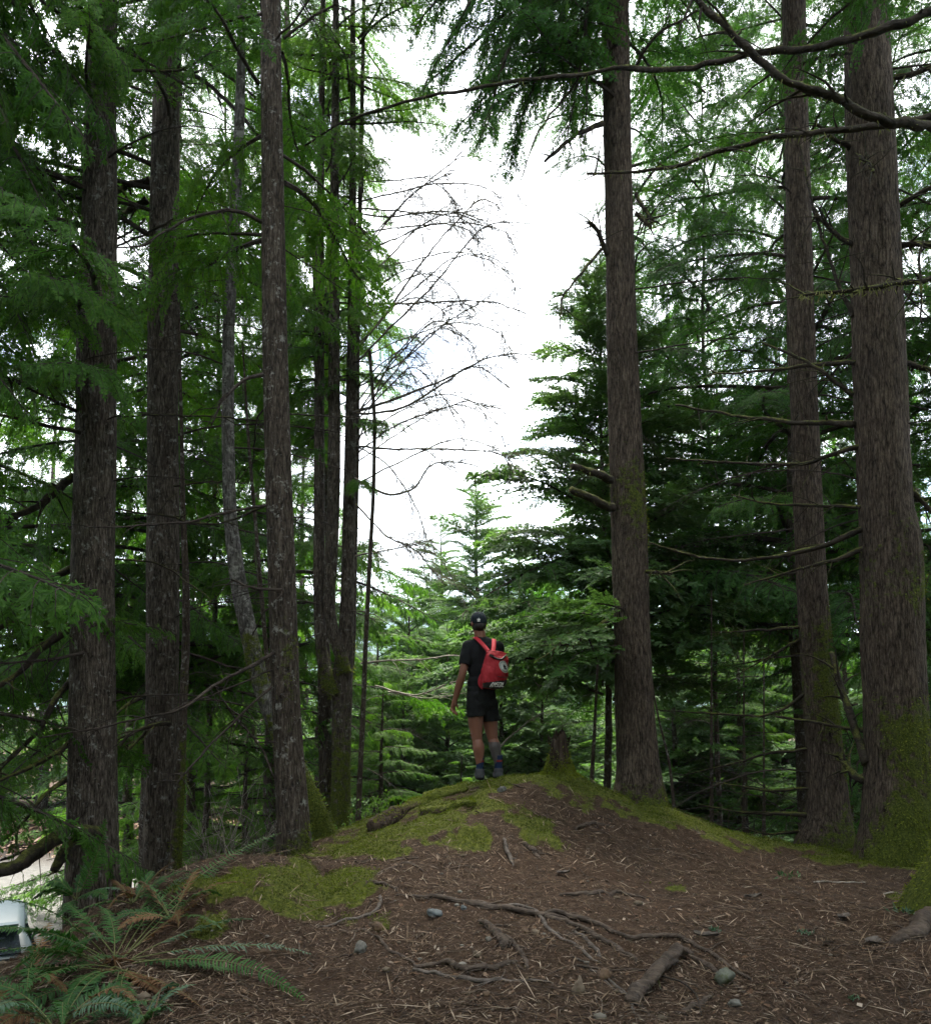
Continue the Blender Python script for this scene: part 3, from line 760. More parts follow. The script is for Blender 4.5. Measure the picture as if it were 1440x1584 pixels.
# ---------------------------------------------------------------- the tall trees round the knoll
def moss_low(z1, amt=1.0, side=None, lo=.0):
    def f(V_, N_, h):
        m = amt*np.clip(1.05 - (h - .35)/z1, 0, 1)
        if side is not None: m = m*(.45 + .75*np.clip(N_ @ norm(side), 0, 1)) + lo
        return m + .35*fbm(V_[..., 0]*3, V_[..., 1]*3, V_[..., 2]*1.5, 3)*(m > .05)
    return f
def moss_band(bands, side=None):
    """bands: (z0, z1, strength)"""
    def f(V_, N_, h):
        m = np.zeros(h.shape); z = V_[..., 2]
        for a, b, s in bands:
            m = np.maximum(m, s*np.clip((z - a)/.8 + .1, 0, 1)*np.clip((b - z)/.9 + .1, 0, 1))
        m = m + (.75*fbm(V_[..., 0]*2.6, V_[..., 1]*2.6, V_[..., 2]*1.1, 4) + .08)*(m > .02)
        if side is not None: m = m*(.4 + .8*np.clip(N_ @ norm(side), 0, 1))
        return m
    return f
LG, RG = 'tall trees left of the clearing', 'tall trees right of the clearing'

t1, a1 = main_tree('conifer_tree', 'thickest grey-barked trunk on the left, rising behind the fern at the left edge', 'tree',
    [(0,137,182),(100,135,181),(176,133,180),(300,130,181),(400,126,180),(528,122,179),(700,118,179),(870,113,176),(1050,111,176),(1100,110,177),(1250,108,179),(1330,106,181),(1390,103,184)],
    8.0, M['bark_left'], -1.05, 16.5, .25, moss_low(.5, .6), 1, 900)
dead_set(t1, a1, 14, 1.0, 7.5, (.5, 1.1), 11, azr=(-40, 220))
bough_set(t1, a1, 'cedar', 16, 4.6, 9, 2.4, 2.2, 12, (-.05, .2), azr=(60, 300))
for i, (pix, r) in enumerate([
    ([(112,905,8),(80,925,7.8),(40,940,7.6),(-20,962,7.3)], (.05,.02)), ([(112,880,8),(70,905,8),(20,955,8),(-20,990,8)], (.045,.02)),
    ([(112,965,8),(70,1000,7.8),(30,1040,7.6),(-20,1075,7.3)], (.045,.018)), ([(114,735,8),(70,775,7.9),(20,800,7.8),(-20,818,7.6)], (.045,.02)),
    ([(112,1145,8),(80,1170,7.7),(40,1190,7.5),(-20,1215,7.2)], (.03,.014)), ([(112,1200,8),(70,1230,7.6),(30,1280,7.4),(-20,1318,7.2)], (.026,.010)),
    ([(114,1275,8),(60,1305,7.5),(20,1325,7.3),(-20,1336,7.1)], (.014,.008)), ([(118,572,8),(70,578,8),(20,590,8),(-20,592,8)], (.045,.02)),
    ([(112,1050,8),(85,1085,7.8),(60,1130,7.7),(10,1180,7.5),(-30,1220,7.4)], (.035,.012)), ([(125,668,7.8),(80,660,7.5),(30,648,7.3),(-20,640,7.1)], (.022,.012)), ([(125,640,7.9),(60,608,7.5),(0,580,7.2)], (.02,.009)),
    ([(125,935,7.8),(70,938,7.6),(20,930,7.4),(-20,925,7.2)], (.018,.009)), ([(130,1010,7.8),(70,1022,7.5),(0,1025,7.2)], (.018,.009)),
    ([(60,0,6.9),(160,60,7.2),(235,100,7.6),(300,140,8)], (.014,.011)), ([(140,150,7.7),(200,110,7.5),(280,108,7.5),(330,80,7.4)], (.02,.007)), ([(0,375,7),(50,430,7.3),(100,465,7.7),(150,500,7.9)], (.010,.014))]):
    limb(t1, pix, r, 'twig' if r[0] < .02 else 'limb', 7, 'limb', None, 5, i)
limb(t1, [(150,1290,7.75),(110,1288,7.3),(80,1300,6.9),(50,1325,6.7),(20,1342,6.55),(-40,1350,6.4)], (.075,.05), 'limb', 10, 'limb', 40, 0, 31, 260)
limb(t1, [(118,1300,7.6),(100,1320,7.3),(85,1345,7.15)], (.07,.035), 'limb', 10, 'limb_stub', 16, 0, 32, 160)
limb(t1, [(100,1303,7.1),(112,1290,7.0),(121,1283,6.95)], (.012,.022), 'twig_pale', 8, 'broken_stub', 8, 0, 33)

t2, a2 = main_tree('conifer_tree', 'second tall grey-barked trunk from the left, with a thin mossy stem against its right side', 'tree',
    [(0,252,281),(100,240,278),(200,236,278),(300,233,277),(420,231,276),(528,229,275),(800,229,277),(1050,227,275),(1200,225,272),(1340,222,266)],
    9.0, M['bark_left'], -.8, 16.5, .2, moss_low(.3, .4), 2, 300)
dead_set(t2, a2, 14, .8, 8, (.5, 1.2), 21)
bough_set(t2, a2, 'cedar', 16, 5.2, 9.5, 2.3, 2.2, 22, (-.05, .2), azr=(30, 300))
for i, (pix, r) in enumerate([
    ([(265,130,9),(300,118,9),(345,150,9),(400,210,8.8)], (.03,.02)), ([(232,280,9),(205,285,9),(180,295,8.9),(120,330,8.7)], (.05,.025)), ([(230,310,9),(200,325,9),(175,340,8.8)], (.045,.03)),
    ([(180,380,9),(230,360,8.7),(280,335,8.5),(330,328,8.4),(405,340,8.1)], (.012,.010)), ([(180,645,8.3),(250,642,8.2),(330,645,8.1),(400,650,8)], (.012,.008)),
    ([(182,788,8.2),(260,800,8.2),(330,812,8),(420,778,7.4)], (.010,.012)), ([(270,752,8.9),(330,745,8.6),(380,747,8.2)], (.012,.008)),
    ([(180,865,8),(240,870,8.2),(290,900,8.2),(330,930,8)], (.010,.006)), ([(230,1075,9),(205,1085,8.6),(175,1110,8.2)], (.03,.012)), ([(228,1130,8.9),(200,1160,8.7),(180,1185,8.5)], (.02,.012)),
    ([(262,1120,8.8),(240,1122,8.6),(205,1135,8.4),(180,1160,8.3)], (.03,.012))]):
    limb(t2, pix, r, 'limb', 7, 'limb', None, 4, 40+i)
t2b, a2b = main_tree('slender_tree', 'thin mossy stem pressed against the right side of the second left trunk', 'tree',
    [(560,276,281),(700,279,285),(800,279,288),(900,283,294),(1000,282,294),(1100,277,290),(1200,272,287),(1340,262,281)], 8.75, M['bark_thin'], -.75, 6.2, .1, moss_low(3.2, .75, (1, -.4, 0)), 3, 500, 16, .06)
dead_set(t2b, a2b, 6, 1, 5, (.3, .6), 23)

t3, a3 = main_tree('leaning_tree', 'pale mottled slim trunk bowing towards the dark trunk, its foot a mossy slant', 'tree',
    [(0,367,380),(100,367,380),(240,360,378),(350,353,372),(500,345,363),(650,343,362),(800,346,366),(900,356,381),(1000,376,403),(1060,390,416),(1120,413,441),(1180,440,470),(1240,468,498),(1290,488,520),(1330,500,536)],
    8.3, M['bark_pale'], -.15, 16.5, .15, moss_band([(-1, 1.35, 1.1), (1.3, 2.2, .6), (4.2, 5.2, .25)]), 4, 3200, 30, .05)
dead_set(t3, a3, 9, 2, 8, (.4, .9), 31)
t4, a4 = main_tree('conifer_tree', 'dark mottled trunk with a mossy foot, nearest trunk left of the clearing', 'tree',
    [(0,404,435),(100,403,436),(250,405,439),(400,405,442),(528,406,445),(700,410,450),(900,415,458),(1056,420,463),(1150,424,468),(1250,428,477),(1310,429,481),(1345,426,486)],
    7.3, M['bark_dark'], .0, 16.5, .22, moss_band([(-1, .55, 1.0), (.5, 1.4, .55), (1.3, 3.0, .22)], (1, -.6, 0)), 5, 2200)
dead_set(t4, a4, 16, 1.2, 8, (.45, 1.1), 41)
bough_set(t4, a4, 'cedar', 12, 5.6, 9.5, 1.8, 2, 42, (-.05, .2), azr=(50, 290))
for i, (pix, r) in enumerate([
    ([(405,345,7.2),(360,326,7),(320,330,6.9),(270,350,6.8),(230,375,6.7),(180,382,6.6)], (.018,.006)), ([(406,580,7.2),(370,592,7),(345,620,6.9),(328,660,6.9)], (.02,.006)),
    ([(412,782,7.2),(370,788,7),(300,805,6.7),(200,815,6.5),(130,816,6.3)], (.016,.005)), ([(436,912,7.1),(400,910,7),(380,905,6.9),(357,895,6.9)], (.016,.007)),
    ([(425,1010,7.2),(380,1035,7),(330,1060,6.8),(280,1095,6.6),(180,1120,6.5),(60,1140,6.3)], (.020,.006)), ([(420,1060,7.2),(370,1110,7),(300,1180,6.7),(270,1215,6.6)], (.012,.006)),
    ([(330,1060,6.9),(365,1110,7.1),(400,1150,7.2),(425,1205,7.2)], (.008,.010)), ([(440,240,7.2),(480,270,7.4),(530,320,7.8),(580,380,8.2)], (.018,.006)), ([(440,60,7.2),(480,30,7.1),(520,5,7)], (.015,.008))]):
    limb(t4, pix, r, 'twig', 6, 'limb', None, 6, 60+i)

# the cluster of cedars on one foot
t5, a5 = main_tree('cedar_tree', 'clump of cedar stems joined in one mossy foot behind the dark mottled trunk', 'tree',
    [(0,542,550),(200,541,551),(400,539,552),(520,537,553),(650,534,552),(800,530,550),(900,528,548),(1000,523,547),(1040,514,546),(1080,514,545),(1150,514,543),(1230,513,542),(1300,508,548)],
    11.5, M['bark_left'], -.75, 13, .2, moss_low(3.1, 1.0), 6, 1500, 36, .05)
def stem(rows, Y, seed, zt=12):
    rows = sorted(rows); c = np.array([P((l+r)/2, py, Y) for py, l, r in rows])[::-1]; rr = np.array([(r-l)/2*Y/F_PX for _, l, r in rows])[::-1]
    sl = (c[-1] - c[-2])/(c[-1, 2] - c[-2, 2]); c = np.vstack([c, c[-1] + sl*(zt - c[-1, 2])]); rr = np.append(rr, rr[-1]*.7)
    n = 120; sp = curve(c, n); r_ = np.interp(np.linspace(0, len(rr)-1, n), np.arange(len(rr)), rr)
    me, tm = trunk_mesh(sp, r_, np.array(t5.location), M['bark_left'], 28, .06, .05, 0, moss_band([(-1, 2.6, .8)]), seed, 500)
    o = link('stem', me, t5)
    if tm: link('moss', tm, o, kind='stuff')
    def at(z): return np.array([np.interp(z, sp[:, 2], sp[:, k]) for k in range(3)]), float(np.interp(z, sp[:, 2], r_))
    return at
s1 = stem([(0,496,504),(300,490,502),(528,487,502),(700,486,502),(900,485,503),(1000,488,506),(1050,497,517),(1075,508,530)], 11.42, 1)
s2 = stem([(0,515,525),(300,511,525),(528,508,526),(720,507,527),(850,503,523),(930,500,518),(980,507,525),(1015,518,537),(1040,524,544)], 11.36, 2)
s3 = stem([(0,560,566),(300,554,561),(528,547,557),(700,546,556),(900,541,552),(1000,540,550),(1045,533,546)], 11.6, 3)
for at, sd in ((a5, 51), (s1, 52), (s2, 53), (s3, 54)):
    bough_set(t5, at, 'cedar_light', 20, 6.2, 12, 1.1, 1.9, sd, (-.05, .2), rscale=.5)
    bough_set(t5, at, 'cedar', 6, 4.6, 7.5, .9, 1.5, sd+40, (-.05, .2), azr=(120, 330), rscale=.5)
    dead_set(t5, at, 8, .5, 6, (.35, .8), sd, azr=(60, 330))
t5b, a5b = main_tree('cedar_tree', 'straight mossy-footed cedar stem just left of the joined clump', 'tree',
    [(700,489,500),(900,490,503),(1050,492,514),(1150,493,514),(1240,494,516),(1300,490,520)], 11.9, M['bark_dark'], -.8, 9, .15, moss_low(1.8, .7), 7, 300, 26)
dead_set(t5b, a5b, 12, 0, 4, (.3, .7), 57)
# bare arching sprays that hang out over the clearing
PL = [([(545,640,11.4),(600,620,11.2),(680,590,11),(760,552,10.8),(830,548,10.7)], (.026,.006)), ([(545,640,11.4),(620,632,11),(690,590,10.9),(735,568,10.9),(790,600,10.9)], (.020,.0065)),
    ([(552,690,11.4),(610,695,11.2),(680,695,11),(750,698,10.8),(800,710,10.7)], (.018,.0065)), ([(550,740,11.4),(600,765,11.2),(640,755,11),(665,720,10.9),(700,715,10.8),(735,720,10.8)], (.020,.0065)),
    ([(552,470,11.5),(610,470,11.2),(690,466,11),(760,468,10.8),(815,485,10.7)], (.018,.0065)), ([(552,560,11.5),(610,500,11.3),(680,430,11.1),(720,380,11),(760,345,11),(820,345,11)], (.018,.0065)),
    ([(552,540,11.5),(600,480,11.4),(650,410,11.3),(700,350,11.2),(740,310,11.2),(770,318,11.2)], (.016,.0065)), ([(552,440,11.5),(600,400,11.4),(650,350,11.3),(700,330,11.2),(745,345,11.2)], (.014,.0065)),
    ([(555,330,11.5),(600,335,11.3),(660,328,11.1),(710,328,11),(745,340,11)], (.014,.0065)), ([(552,650,11.4),(600,600,11),(640,570,10.9),(690,620,10.8),(720,690,10.8)], (.012,.0065)),
    ([(550,780,11.4),(600,830,11),(640,850,10.9),(690,905,10.8)], (.016,.0065)), ([(552,690,11.4),(600,720,11.1),(640,780,11),(665,850,10.9)], (.012,.0065)), ([(550,860,11.4),(610,850,11.2),(670,835,11)], (.012,.0065)),
    ([(552,640,11.4),(590,600,11.2),(640,540,11.1),(680,510,11),(715,520,11)], (.012,.0065)), ([(555,280,11.5),(600,280,11.3),(650,275,11.2),(690,295,11.1),(705,320,11.1)], (.010,.0065)), ([(552,700,11.4),(610,660,11.1),(660,640,11),(720,622,10.9),(765,630,10.9)], (.014,.0065)),
    ([(555,400,11.5),(610,330,11.3),(650,290,11.2),(700,268,11.1)], (.012,.0065)), ([(552,600,11.5),(620,560,11.2),(690,500,11),(740,470,10.9)], (.012,.0065))]
g = np.random.default_rng(41)
for k in range(18):
    y0 = 300 + 26*k + g.uniform(-15, 15); x1 = g.uniform(640, 800) - max(0, y0 - 600)*.15; dy = g.uniform(-150, -20) if y0 > 380 else g.uniform(-40, 40); dp = g.uniform(.3, .9)
    PL.append(([(552, y0, 11.5), (552 + (x1-552)*.35, y0 + dy*.62, 11.5 - dp*.35), (552 + (x1-552)*.7, y0 + dy*1.05, 11.5 - dp*.7), (x1, y0 + dy*.95 + 12, 11.5 - dp), (x1 + 22, y0 + dy*.8 + 45, 11.5 - dp)], (g.uniform(.010, .015), .004)))
for i, (pix, r) in enumerate(PL):
    o, p = limb(t5, pix, r, 'twig_grey', 5, 'bare_branch', 30, 0, 80+i)
    g = np.random.default_rng(900+i); mbt = MB(); b = np.array(t5.location)
    for q in range(46 if i < 18 else 26):
        j = g.integers(6, len(p)-1); T = norm(p[min(j+1, len(p)-1)] - p[j-1])
        d = norm(T*.8 + g.normal(0, .45, 3) + [0, 0, g.choice([-.3, .35])]); K = 8; ln = g.gamma(3, .16)
        dd = norm(d[None] + (np.linspace(0, 1, K)**1.3)[:, None]*DOWN*g.uniform(.6, 1.6) + g.normal(0, .07, (K, 3)).cumsum(0))
        q0 = p[j] + np.vstack([np.zeros(3), np.cumsum(dd[:-1]*ln/(K-1), 0)])
        tube(mbt, q0 - b, np.linspace(.0048, .0018, K), 3, 0, False)
        for w in range(4):
            jj = g.integers(1, K-1); dd2 = norm(dd[jj] + g.normal(0, .5, 3)); l2 = ln*g.uniform(.2, .5)
            q1 = np.stack([q0[jj], q0[jj] + dd2*l2*.5, q0[jj] + norm(dd2 + DOWN*.5)*l2])
            tube(mbt, q1 - b, [.0026, .0021, .0015], 3, 0, False)
    link('twigs', mbt.mesh('twigs', [M['twig_grey']], True), o)

# right-hand trunks
t6, a6 = main_tree('conifer_tree', 'trunk on the crest of the knoll right of the hiker, with two mossy broken stubs', 'tree',
    [(0,928,973),(200,933,976),(400,937,981),(528,937,985),(700,942,994),(800,945,1000),(1000,950,1005),(1100,952,1010),(1200,955,1020),(1245,946,1032)],
    8.8, M['bark_right'], .42, 16.5, .42, moss_band([(-1, .75, 1.1), (3.0, 4.8, .25)]), 8, 2600, 72)
for pix, r in (([(945,741,8.65),(920,731,8.4),(885,721,8.2)], (.05,.032)), ([(948,785,8.65),(915,772,8.4),(882,757,8.2)], (.055,.035))):
    limb(t6, pix, r, 'limb', 10, 'broken_stub', 14, 0, int(pix[0][1]), 90)
for i, (pix, r) in enumerate([([(940,395,8.6),(922,355,8.5),(910,345,8.4)], (.03,.015)), ([(935,380,8.6),(900,420,8.3),(870,460,8.2),(868,510,8.1)], (.018,.006)), ([(932,190,8.6),(890,210,8.3),(842,250,8.1)], (.028,.016)),
    ([(930,40,8.6),(890,50,8.4),(850,90,8.2)], (.022,.01)), ([(935,70,8.6),(880,140,8.3),(830,210,8.1),(805,280,8)], (.014,.006)), ([(985,330,8.6),(1005,350,8.4)], (.03,.02)), ([(983,300,8.6),(1010,345,8.4)], (.024,.016)), ([(1000,885,8.6),(1040,888,8.3)], (.025,.015)),
    ([(940,960,8.4),(900,985,8),(860,1000,7.8)], (.03,.012)), ([(980,110,8.6),(1010,60,8.4),(1080,15,8.2)], (.022,.012))]):
    limb(t6, pix, r, 'limb', 7, 'limb', None, 5, 120+i, 30)
dead_set(t6, a6, 8, 3, 8, (.4, .9), 61, azr=(-40, 120))
for i, (a, b, fat) in enumerate([((930,-260),(650,90),1.0), ((930,-180),(700,200),1.0), ((940,-120),(765,215),1.0), ((940,-90),(830,190),.9), ((935,-60),(890,210),.9), ((930,-320),(620,60),1.0), ((930,-40),(860,190),.8), ((930,-220),(800,150),1.1), ((940,-300),(720,90),1.1), ((940,-150),(640,150),.9)]):
    Yt = [8.2, 8.0, 8.4, 8.1, 8.6, 8.9, 9.2, 9.4, 9.6, 9.3][i]
    bough(t6, P(*a, 8.8), P(*b, Yt), 'spray', 20+i, lift=.08, fat=fat*1.15)
bough_set(t6, a6, 'hemlock', 16, 8.2, 12, 2.2, 2.4, 63, (.0, .2), azr=(-40, 230))
# dark layered bough in front of the crest trunk
for i, (a, b, Ya, Yb) in enumerate([((955,965),(790,985),8.6,7.9), ((955,985),(800,1035),8.6,8.0), ((955,1000),(860,1060),8.5,7.8), ((958,945),(830,960),8.7,8.4), ((958,1010),(880,1050),8.5,8.3), ((955,975),(810,1005),8.9,8.6), ((955,990),(770,1010),9.1,8.9), ((955,1015),(850,1075),9.0,8.8), ((955,955),(860,950),8.9,9.0)]):
    bough(t6, P(*a, Ya), P(*b, Yb), 'fir' if i % 2 else 'fir_dark', i, 2.0, .18, 1.45)

t7, a7 = main_tree('conifer_tree', 'slimmer brown trunk with a mossy flared foot, left of the stoutest trunk', 'tree',
    [(0,1209,1245),(200,1214,1250),(400,1217,1255),(528,1219,1259),(800,1228,1271),(900,1233,1277),(1000,1238,1286),(1150,1247,1300),(1250,1249,1311),(1290,1240,1316),(1318,1224,1324)],
    9.0, M['bark_right'], -.15, 16.5, .3, moss_band([(-1, .6, 1.0), (.5, 2.9, .48)], (.7, -.7, 0)), 9, 3200, 64)
dead_set(t7, a7, 12, .6, 8, (.5, 1.2), 71)
t8, a8 = main_tree('conifer_tree', 'stoutest trunk, standing on the right with thick moss over its foot', 'tree',
    [(0,1305,1371),(200,1309,1381),(400,1316,1390),(528,1320,1396),(700,1326,1403),(800,1331,1408),(830,1332,1421),(1000,1335,1425),(1100,1340,1430),(1200,1341,1434),(1270,1337,1440),(1310,1330,1444),(1335,1322,1450)],
    8.0, M['bark_right'], -.12, 16.5, .42, moss_band([(-1, .75, .92), (.6, 2.1, .55), (2.0, 3.4, .66)], (.1, -1, 0)), 10, 3600, 84)
for i, (pix, r) in enumerate([
    ([(1322,655,8),(1270,655,8.3),(1210,652,8.7),(1130,642,9.2),(1045,626,9.7)], (.035,.012)), ([(1322,560,8),(1260,565,8.3),(1200,572,8.7),(1100,580,9.3)], (.03,.01)), ([(1330,690,8),(1280,705,8.1),(1230,718,8.3),(1130,715,8.8),(1030,708,9.3)], (.03,.008)),
    ([(1332,785,8),(1290,783,8.2),(1200,780,8.6),(1130,765,9)], (.022,.008)), ([(1332,820,8),(1290,838,8),(1200,862,8.4),(1100,865,9),(1000,838,9.5)], (.035,.008)), ([(1334,850,8),(1290,868,8),(1240,880,8.3),(1150,905,8.7)], (.03,.008)),
    ([(1320,610,8),(1290,590,8),(1250,560,8.1),(1180,530,8.4)], (.03,.01)), ([(1318,380,8),(1280,350,8),(1255,320,8.1)], (.03,.016)), ([(1318,490,8),(1290,420,8),(1260,330,8.1),(1230,200,8.3)], (.022,.008)), ([(1316,230,8),(1290,215,7.8),(1262,190,7.6)], (.03,.012)), ([(1316,82,7.9),(1280,86,7.7),(1240,95,7.6)], (.02,.012)),
    ([(1385,120,8),(1420,112,7.8),(1470,90,7.6)], (.03,.02)), ([(1388,320,8),(1420,300,7.8),(1470,270,7.6)], (.03,.018)), ([(1392,380,8),(1420,378,7.9),(1470,380,7.8)], (.035,.025)), ([(1396,560,8),(1430,570,7.9),(1480,590,7.8)], (.03,.015)), ([(1410,760,8),(1440,790,7.9),(1480,830,7.8)], (.03,.015)),
    ([(1340,1180,8),(1320,1120,8.2),(1300,1060,8.4),(1285,1010,8.6)], (.05,.025)), ([(1340,1210,8.1),(1320,1200,8.3),(1300,1170,8.6)], (.05,.03)), ([(1340,1128,8.1),(1310,1125,8.5),(1200,1108,9)], (.03,.012)), ([(1330,240,7.75),(1345,255,7.5),(1350,268,7.4)], (.014,.01))]):
    limb(t8, pix, r, 'limb', 7, 'limb', None, 6, 150+i, 26)
dead_set(t8, a8, 12, 2, 8.5, (.5, 1.2), 81)
for i, pix in enumerate([[(1250,1070,9),(1190,1105,9.1),(1120,1105,9.3),(1020,1098,9.6)], [(1250,1160,9),(1190,1165,9.2),(1120,1185,9.5),(1050,1200,9.8)], [(1252,1220,9),(1180,1222,9.1),(1100,1208,9.4)], [(1255,1262,9),(1210,1258,9),(1150,1256,9.2),(1080,1245,9.5)], [(1235,970,9),(1170,975,9.2),(1100,978,9.6)], [(1235,990,9),(1200,1010,9.1),(1140,1045,9.3)], [(1255,1285,9),(1200,1290,9.1),(1150,1283,9.3)]]):
    limb(t7, pix, (.034 if i in (3,) else .022, .006), 'limb', 7, 'limb', None, 8, 190+i, 40)

# tree just beyond the right edge: its foot and its long limbs reach into the picture
t9, a9 = main_tree('conifer_tree', 'tree at the right edge showing only a mossy foot and limbs across the top', 'tree',
    [(0,1462,1528),(400,1464,1535),(800,1468,1550),(1100,1468,1560),(1250,1462,1570),(1330,1452,1590),(1370,1430,1606),(1412,1404,1630)], 5.8, M['bark_right'], .0, 16.5, .18, moss_low(1.6, 1.2), 11, 3200, 64)
for i, (pix, r, hm) in enumerate([
    ([(1475,210,5.75),(1420,193,5.5),(1375,190,5.4),(1330,172,5.3),(1290,150,5.3),(1250,138,5.25),(1215,125,5.2),(1170,85,5.2),(1120,40,5.2),(1060,-15,5.2)], (.034,.019), 60),
    ([(1480,5,5.7),(1430,25,5.6),(1370,45,5.6),(1310,60,5.7),(1240,75,5.9),(1160,85,6.1),(1060,103,6.4),(960,110,6.7),(850,120,7),(720,138,7.4),(620,160,7.7),(530,190,8),(470,225,8.2)], (.034,.009), 120),
    ([(1480,165,5.75),(1430,183,5.7),(1370,193,5.7),(1300,200,5.8),(1240,207,5.9),(1180,217,6),(1120,232,6.1),(1060,252,6.2),(990,264,6.3),(910,268,6.5)], (.030,.010), 260),
    ([(1480,428,5.7),(1440,432,5.6),(1390,438,5.5),(1340,446,5.5),(1290,452,5.6),(1240,457,5.7)], (.024,.011), 330), ([(1424,375,5.5),(1421,400,5.5),(1423,440,5.5),(1426,500,5.5)], (.010,.006), 20)]):
    limb(t9, pix, r, 'limb', 10, 'limb', 60, 0 if i == 4 else 6, 210+i, hm)
bough_set(t9, a9, 'hemlock', 14, 7, 10, 2, 2, 92, (0, .2))

# crowns overhead: boughs added out of view to shade the knoll
for i, (t_, at_, so) in enumerate(((t1, a1, 'cedar'), (t2, a2, 'cedar'), (t3, a3, 'cedar'), (t4, a4, 'cedar'), (t6, a6, 'hemlock'), (t7, a7, 'hemlock'), (t8, a8, 'hemlock'), (t9, a9, 'hemlock'))):
    bough_set(t_, at_, so, 26, 13.0, 16.0, 3.8, 3.6, 1500+i, (-.02, .2))

# ---------------------------------------------------------------- slim stems and saplings
def pole(label, pts, Y, zb, zt, mat='bark_thin', seed=0, moss=.4, group='slim stems behind the knoll'):
    t, at = main_tree('slender_tree', label, 'tree', pts, Y, M[mat], zb, zt, .1, moss_low(1.2, moss), seed, 0, 14, .06, group)
    dead_set(t, at, 7, zb + 1, zt - .5, (.2, .55), seed + 300)
    return t, at
p1, ap1 = pole('wavy grey stem right of the cedar clump', [(540,569,574),(650,577,583),(760,575,581),(900,567,574),(1000,562,569),(1100,558,566),(1200,553,561),(1290,548,558)], 11.2, -.9, 6.6, seed=21)
p2, ap2 = pole('thin dark stem leaning beside the pale bowed trunk', [(560,376,379),(680,382,387),(850,396,402),(1000,408,415),(1150,422,430),(1290,430,440)], 9.6, -.6, 6, seed=22)
p4, ap4 = pole('thin brown stem between the stump and the crest trunk', [(1050,921,925),(1130,917,922),(1215,911,918)], 9.5, .1, 2.2, seed=24)
p5, ap5 = pole('crooked thin stem right of the crest trunk', [(1110,1016,1019),(1180,1034,1038),(1260,1040,1046)], 9.4, -.2, 2.4, seed=25)
for i, (px, pt, pb, Y, lab) in enumerate([(1100,1060,1282,10.0,'dark sapling stem in the gap nearest the crest trunk'), (1150,1110,1302,10.2,'dark sapling stem in the middle of the right-hand gap'), (1181,1170,1316,9.6,'dark sapling stem nearest the slimmer mossy trunk')]):
    b = P(px, pb, Y); zb = float(height(b[0], b[1], False))
    t, at = main_tree('sapling', lab, 'sapling', [(pt,px-1.5,px+1.5),((pt+pb)/2,px-2.5,px+2.5),(pb,px-3.5,px+3.5)], Y, M['bark_thin'], min(zb, b[2]), P(px, pt, Y)[2]+1.2, 0, None, 31+i, 0, 10, .05, 'saplings in the right-hand gap')
    dead_set(t, at, 12, b[2]-.3, P(px, pt, Y)[2], (.35, .75), 330+i, kind='dead')
    bough_set(t, at, 'fir_dark', 7, b[2], P(px, pt, Y)[2]+.9, .7, .5, 340+i, (0, .2), 2.0)

# ---------------------------------------------------------------- conifers of the wood around
def conifer(name, label, cat, px, Y, top, sort, nb, l0, l1, z0, r0=None, seed=0, group=None, tilt=(.05, .25), blen=2.5, bark='bark_thin', dead=8, gap=True, shape=.8, lightmix=None, jag=.0):
    x = (px - 720)/F_PX*Y; zb = float(height(x, Y, False)); H = top - zb
    r0 = r0 or .011*H + .03
    t = thing(name, label, cat, (x, Y, zb), group)
    g = np.random.default_rng(seed); n = 40
    zz = np.linspace(-.3, H, n); wob = np.cumsum(g.normal(0, .012, (n, 2)), 0)*H/12
    sp = np.column_stack([x + wob[:, 0], Y + wob[:, 1], zb + zz]); rad = r0*(1 - np.clip(zz/H, 0, 1))**.85 + .006
    mb = MB(); tube(mb, sp - [x, Y, zb], rad, 9, 0, False, 1, .1)
    link('trunk', mb.mesh('trunk', [M[bark]], True), t)
    def at(z): return np.array([np.interp(z, sp[:, 2], sp[:, k]) for k in range(3)]), float(np.interp(z, sp[:, 2], rad))
    vs = V[sort]
    for i in range(nb):
        f = ((i + g.random())/nb)
        z = z0 + (top - .02*H - z0)*f
        c, r = at(z); a = i*137.5 + g.normal(0, 20)
        ln = (l0*(1 - f)**shape + l1)*g.uniform(.75 - jag*.6, 1.2)
        if jag and g.random() < .12: continue
        d = norm(az(a, g.uniform(*tilt) + .35*f*(1 if blen == 2.0 else .3)))
        if gap and not clear_ok([c + d*ln*.4, c + d*ln*.7 + DOWN*ln*.08, c + d*ln + DOWN*ln*.12]): continue
        s = ln/blen
        q = V[lightmix] if lightmix and g.random() < .4 else vs
        put('leafy_branch', q[g.integers(len(q))], t, c + d*r*.6, d, 1, g.normal(0, .15), (s, s*g.choice([-1, 1])*g.uniform(.85, 1.15), s*g.uniform(.85, 1.15)))
    for i in range(dead):
        z = zb + .3 + (min(z0 + 3, top) - zb)*g.random(); c, r = at(z); d = az(g.random()*360, g.normal(0, .15)); s = g.uniform(.4, .9)
        if clear_ok([c + d*1.8*s]): put('dead_branch', V['dead'][g.integers(5)], t, c + d*r*.6, d, s, g.normal(0, .4))
    return t
KEEP = [(-20, 1338, 104, 1480, 15.5), (640, 940, 800, 1215, 9.5)]
WG = 'cedars and hemlocks of the surrounding wood'
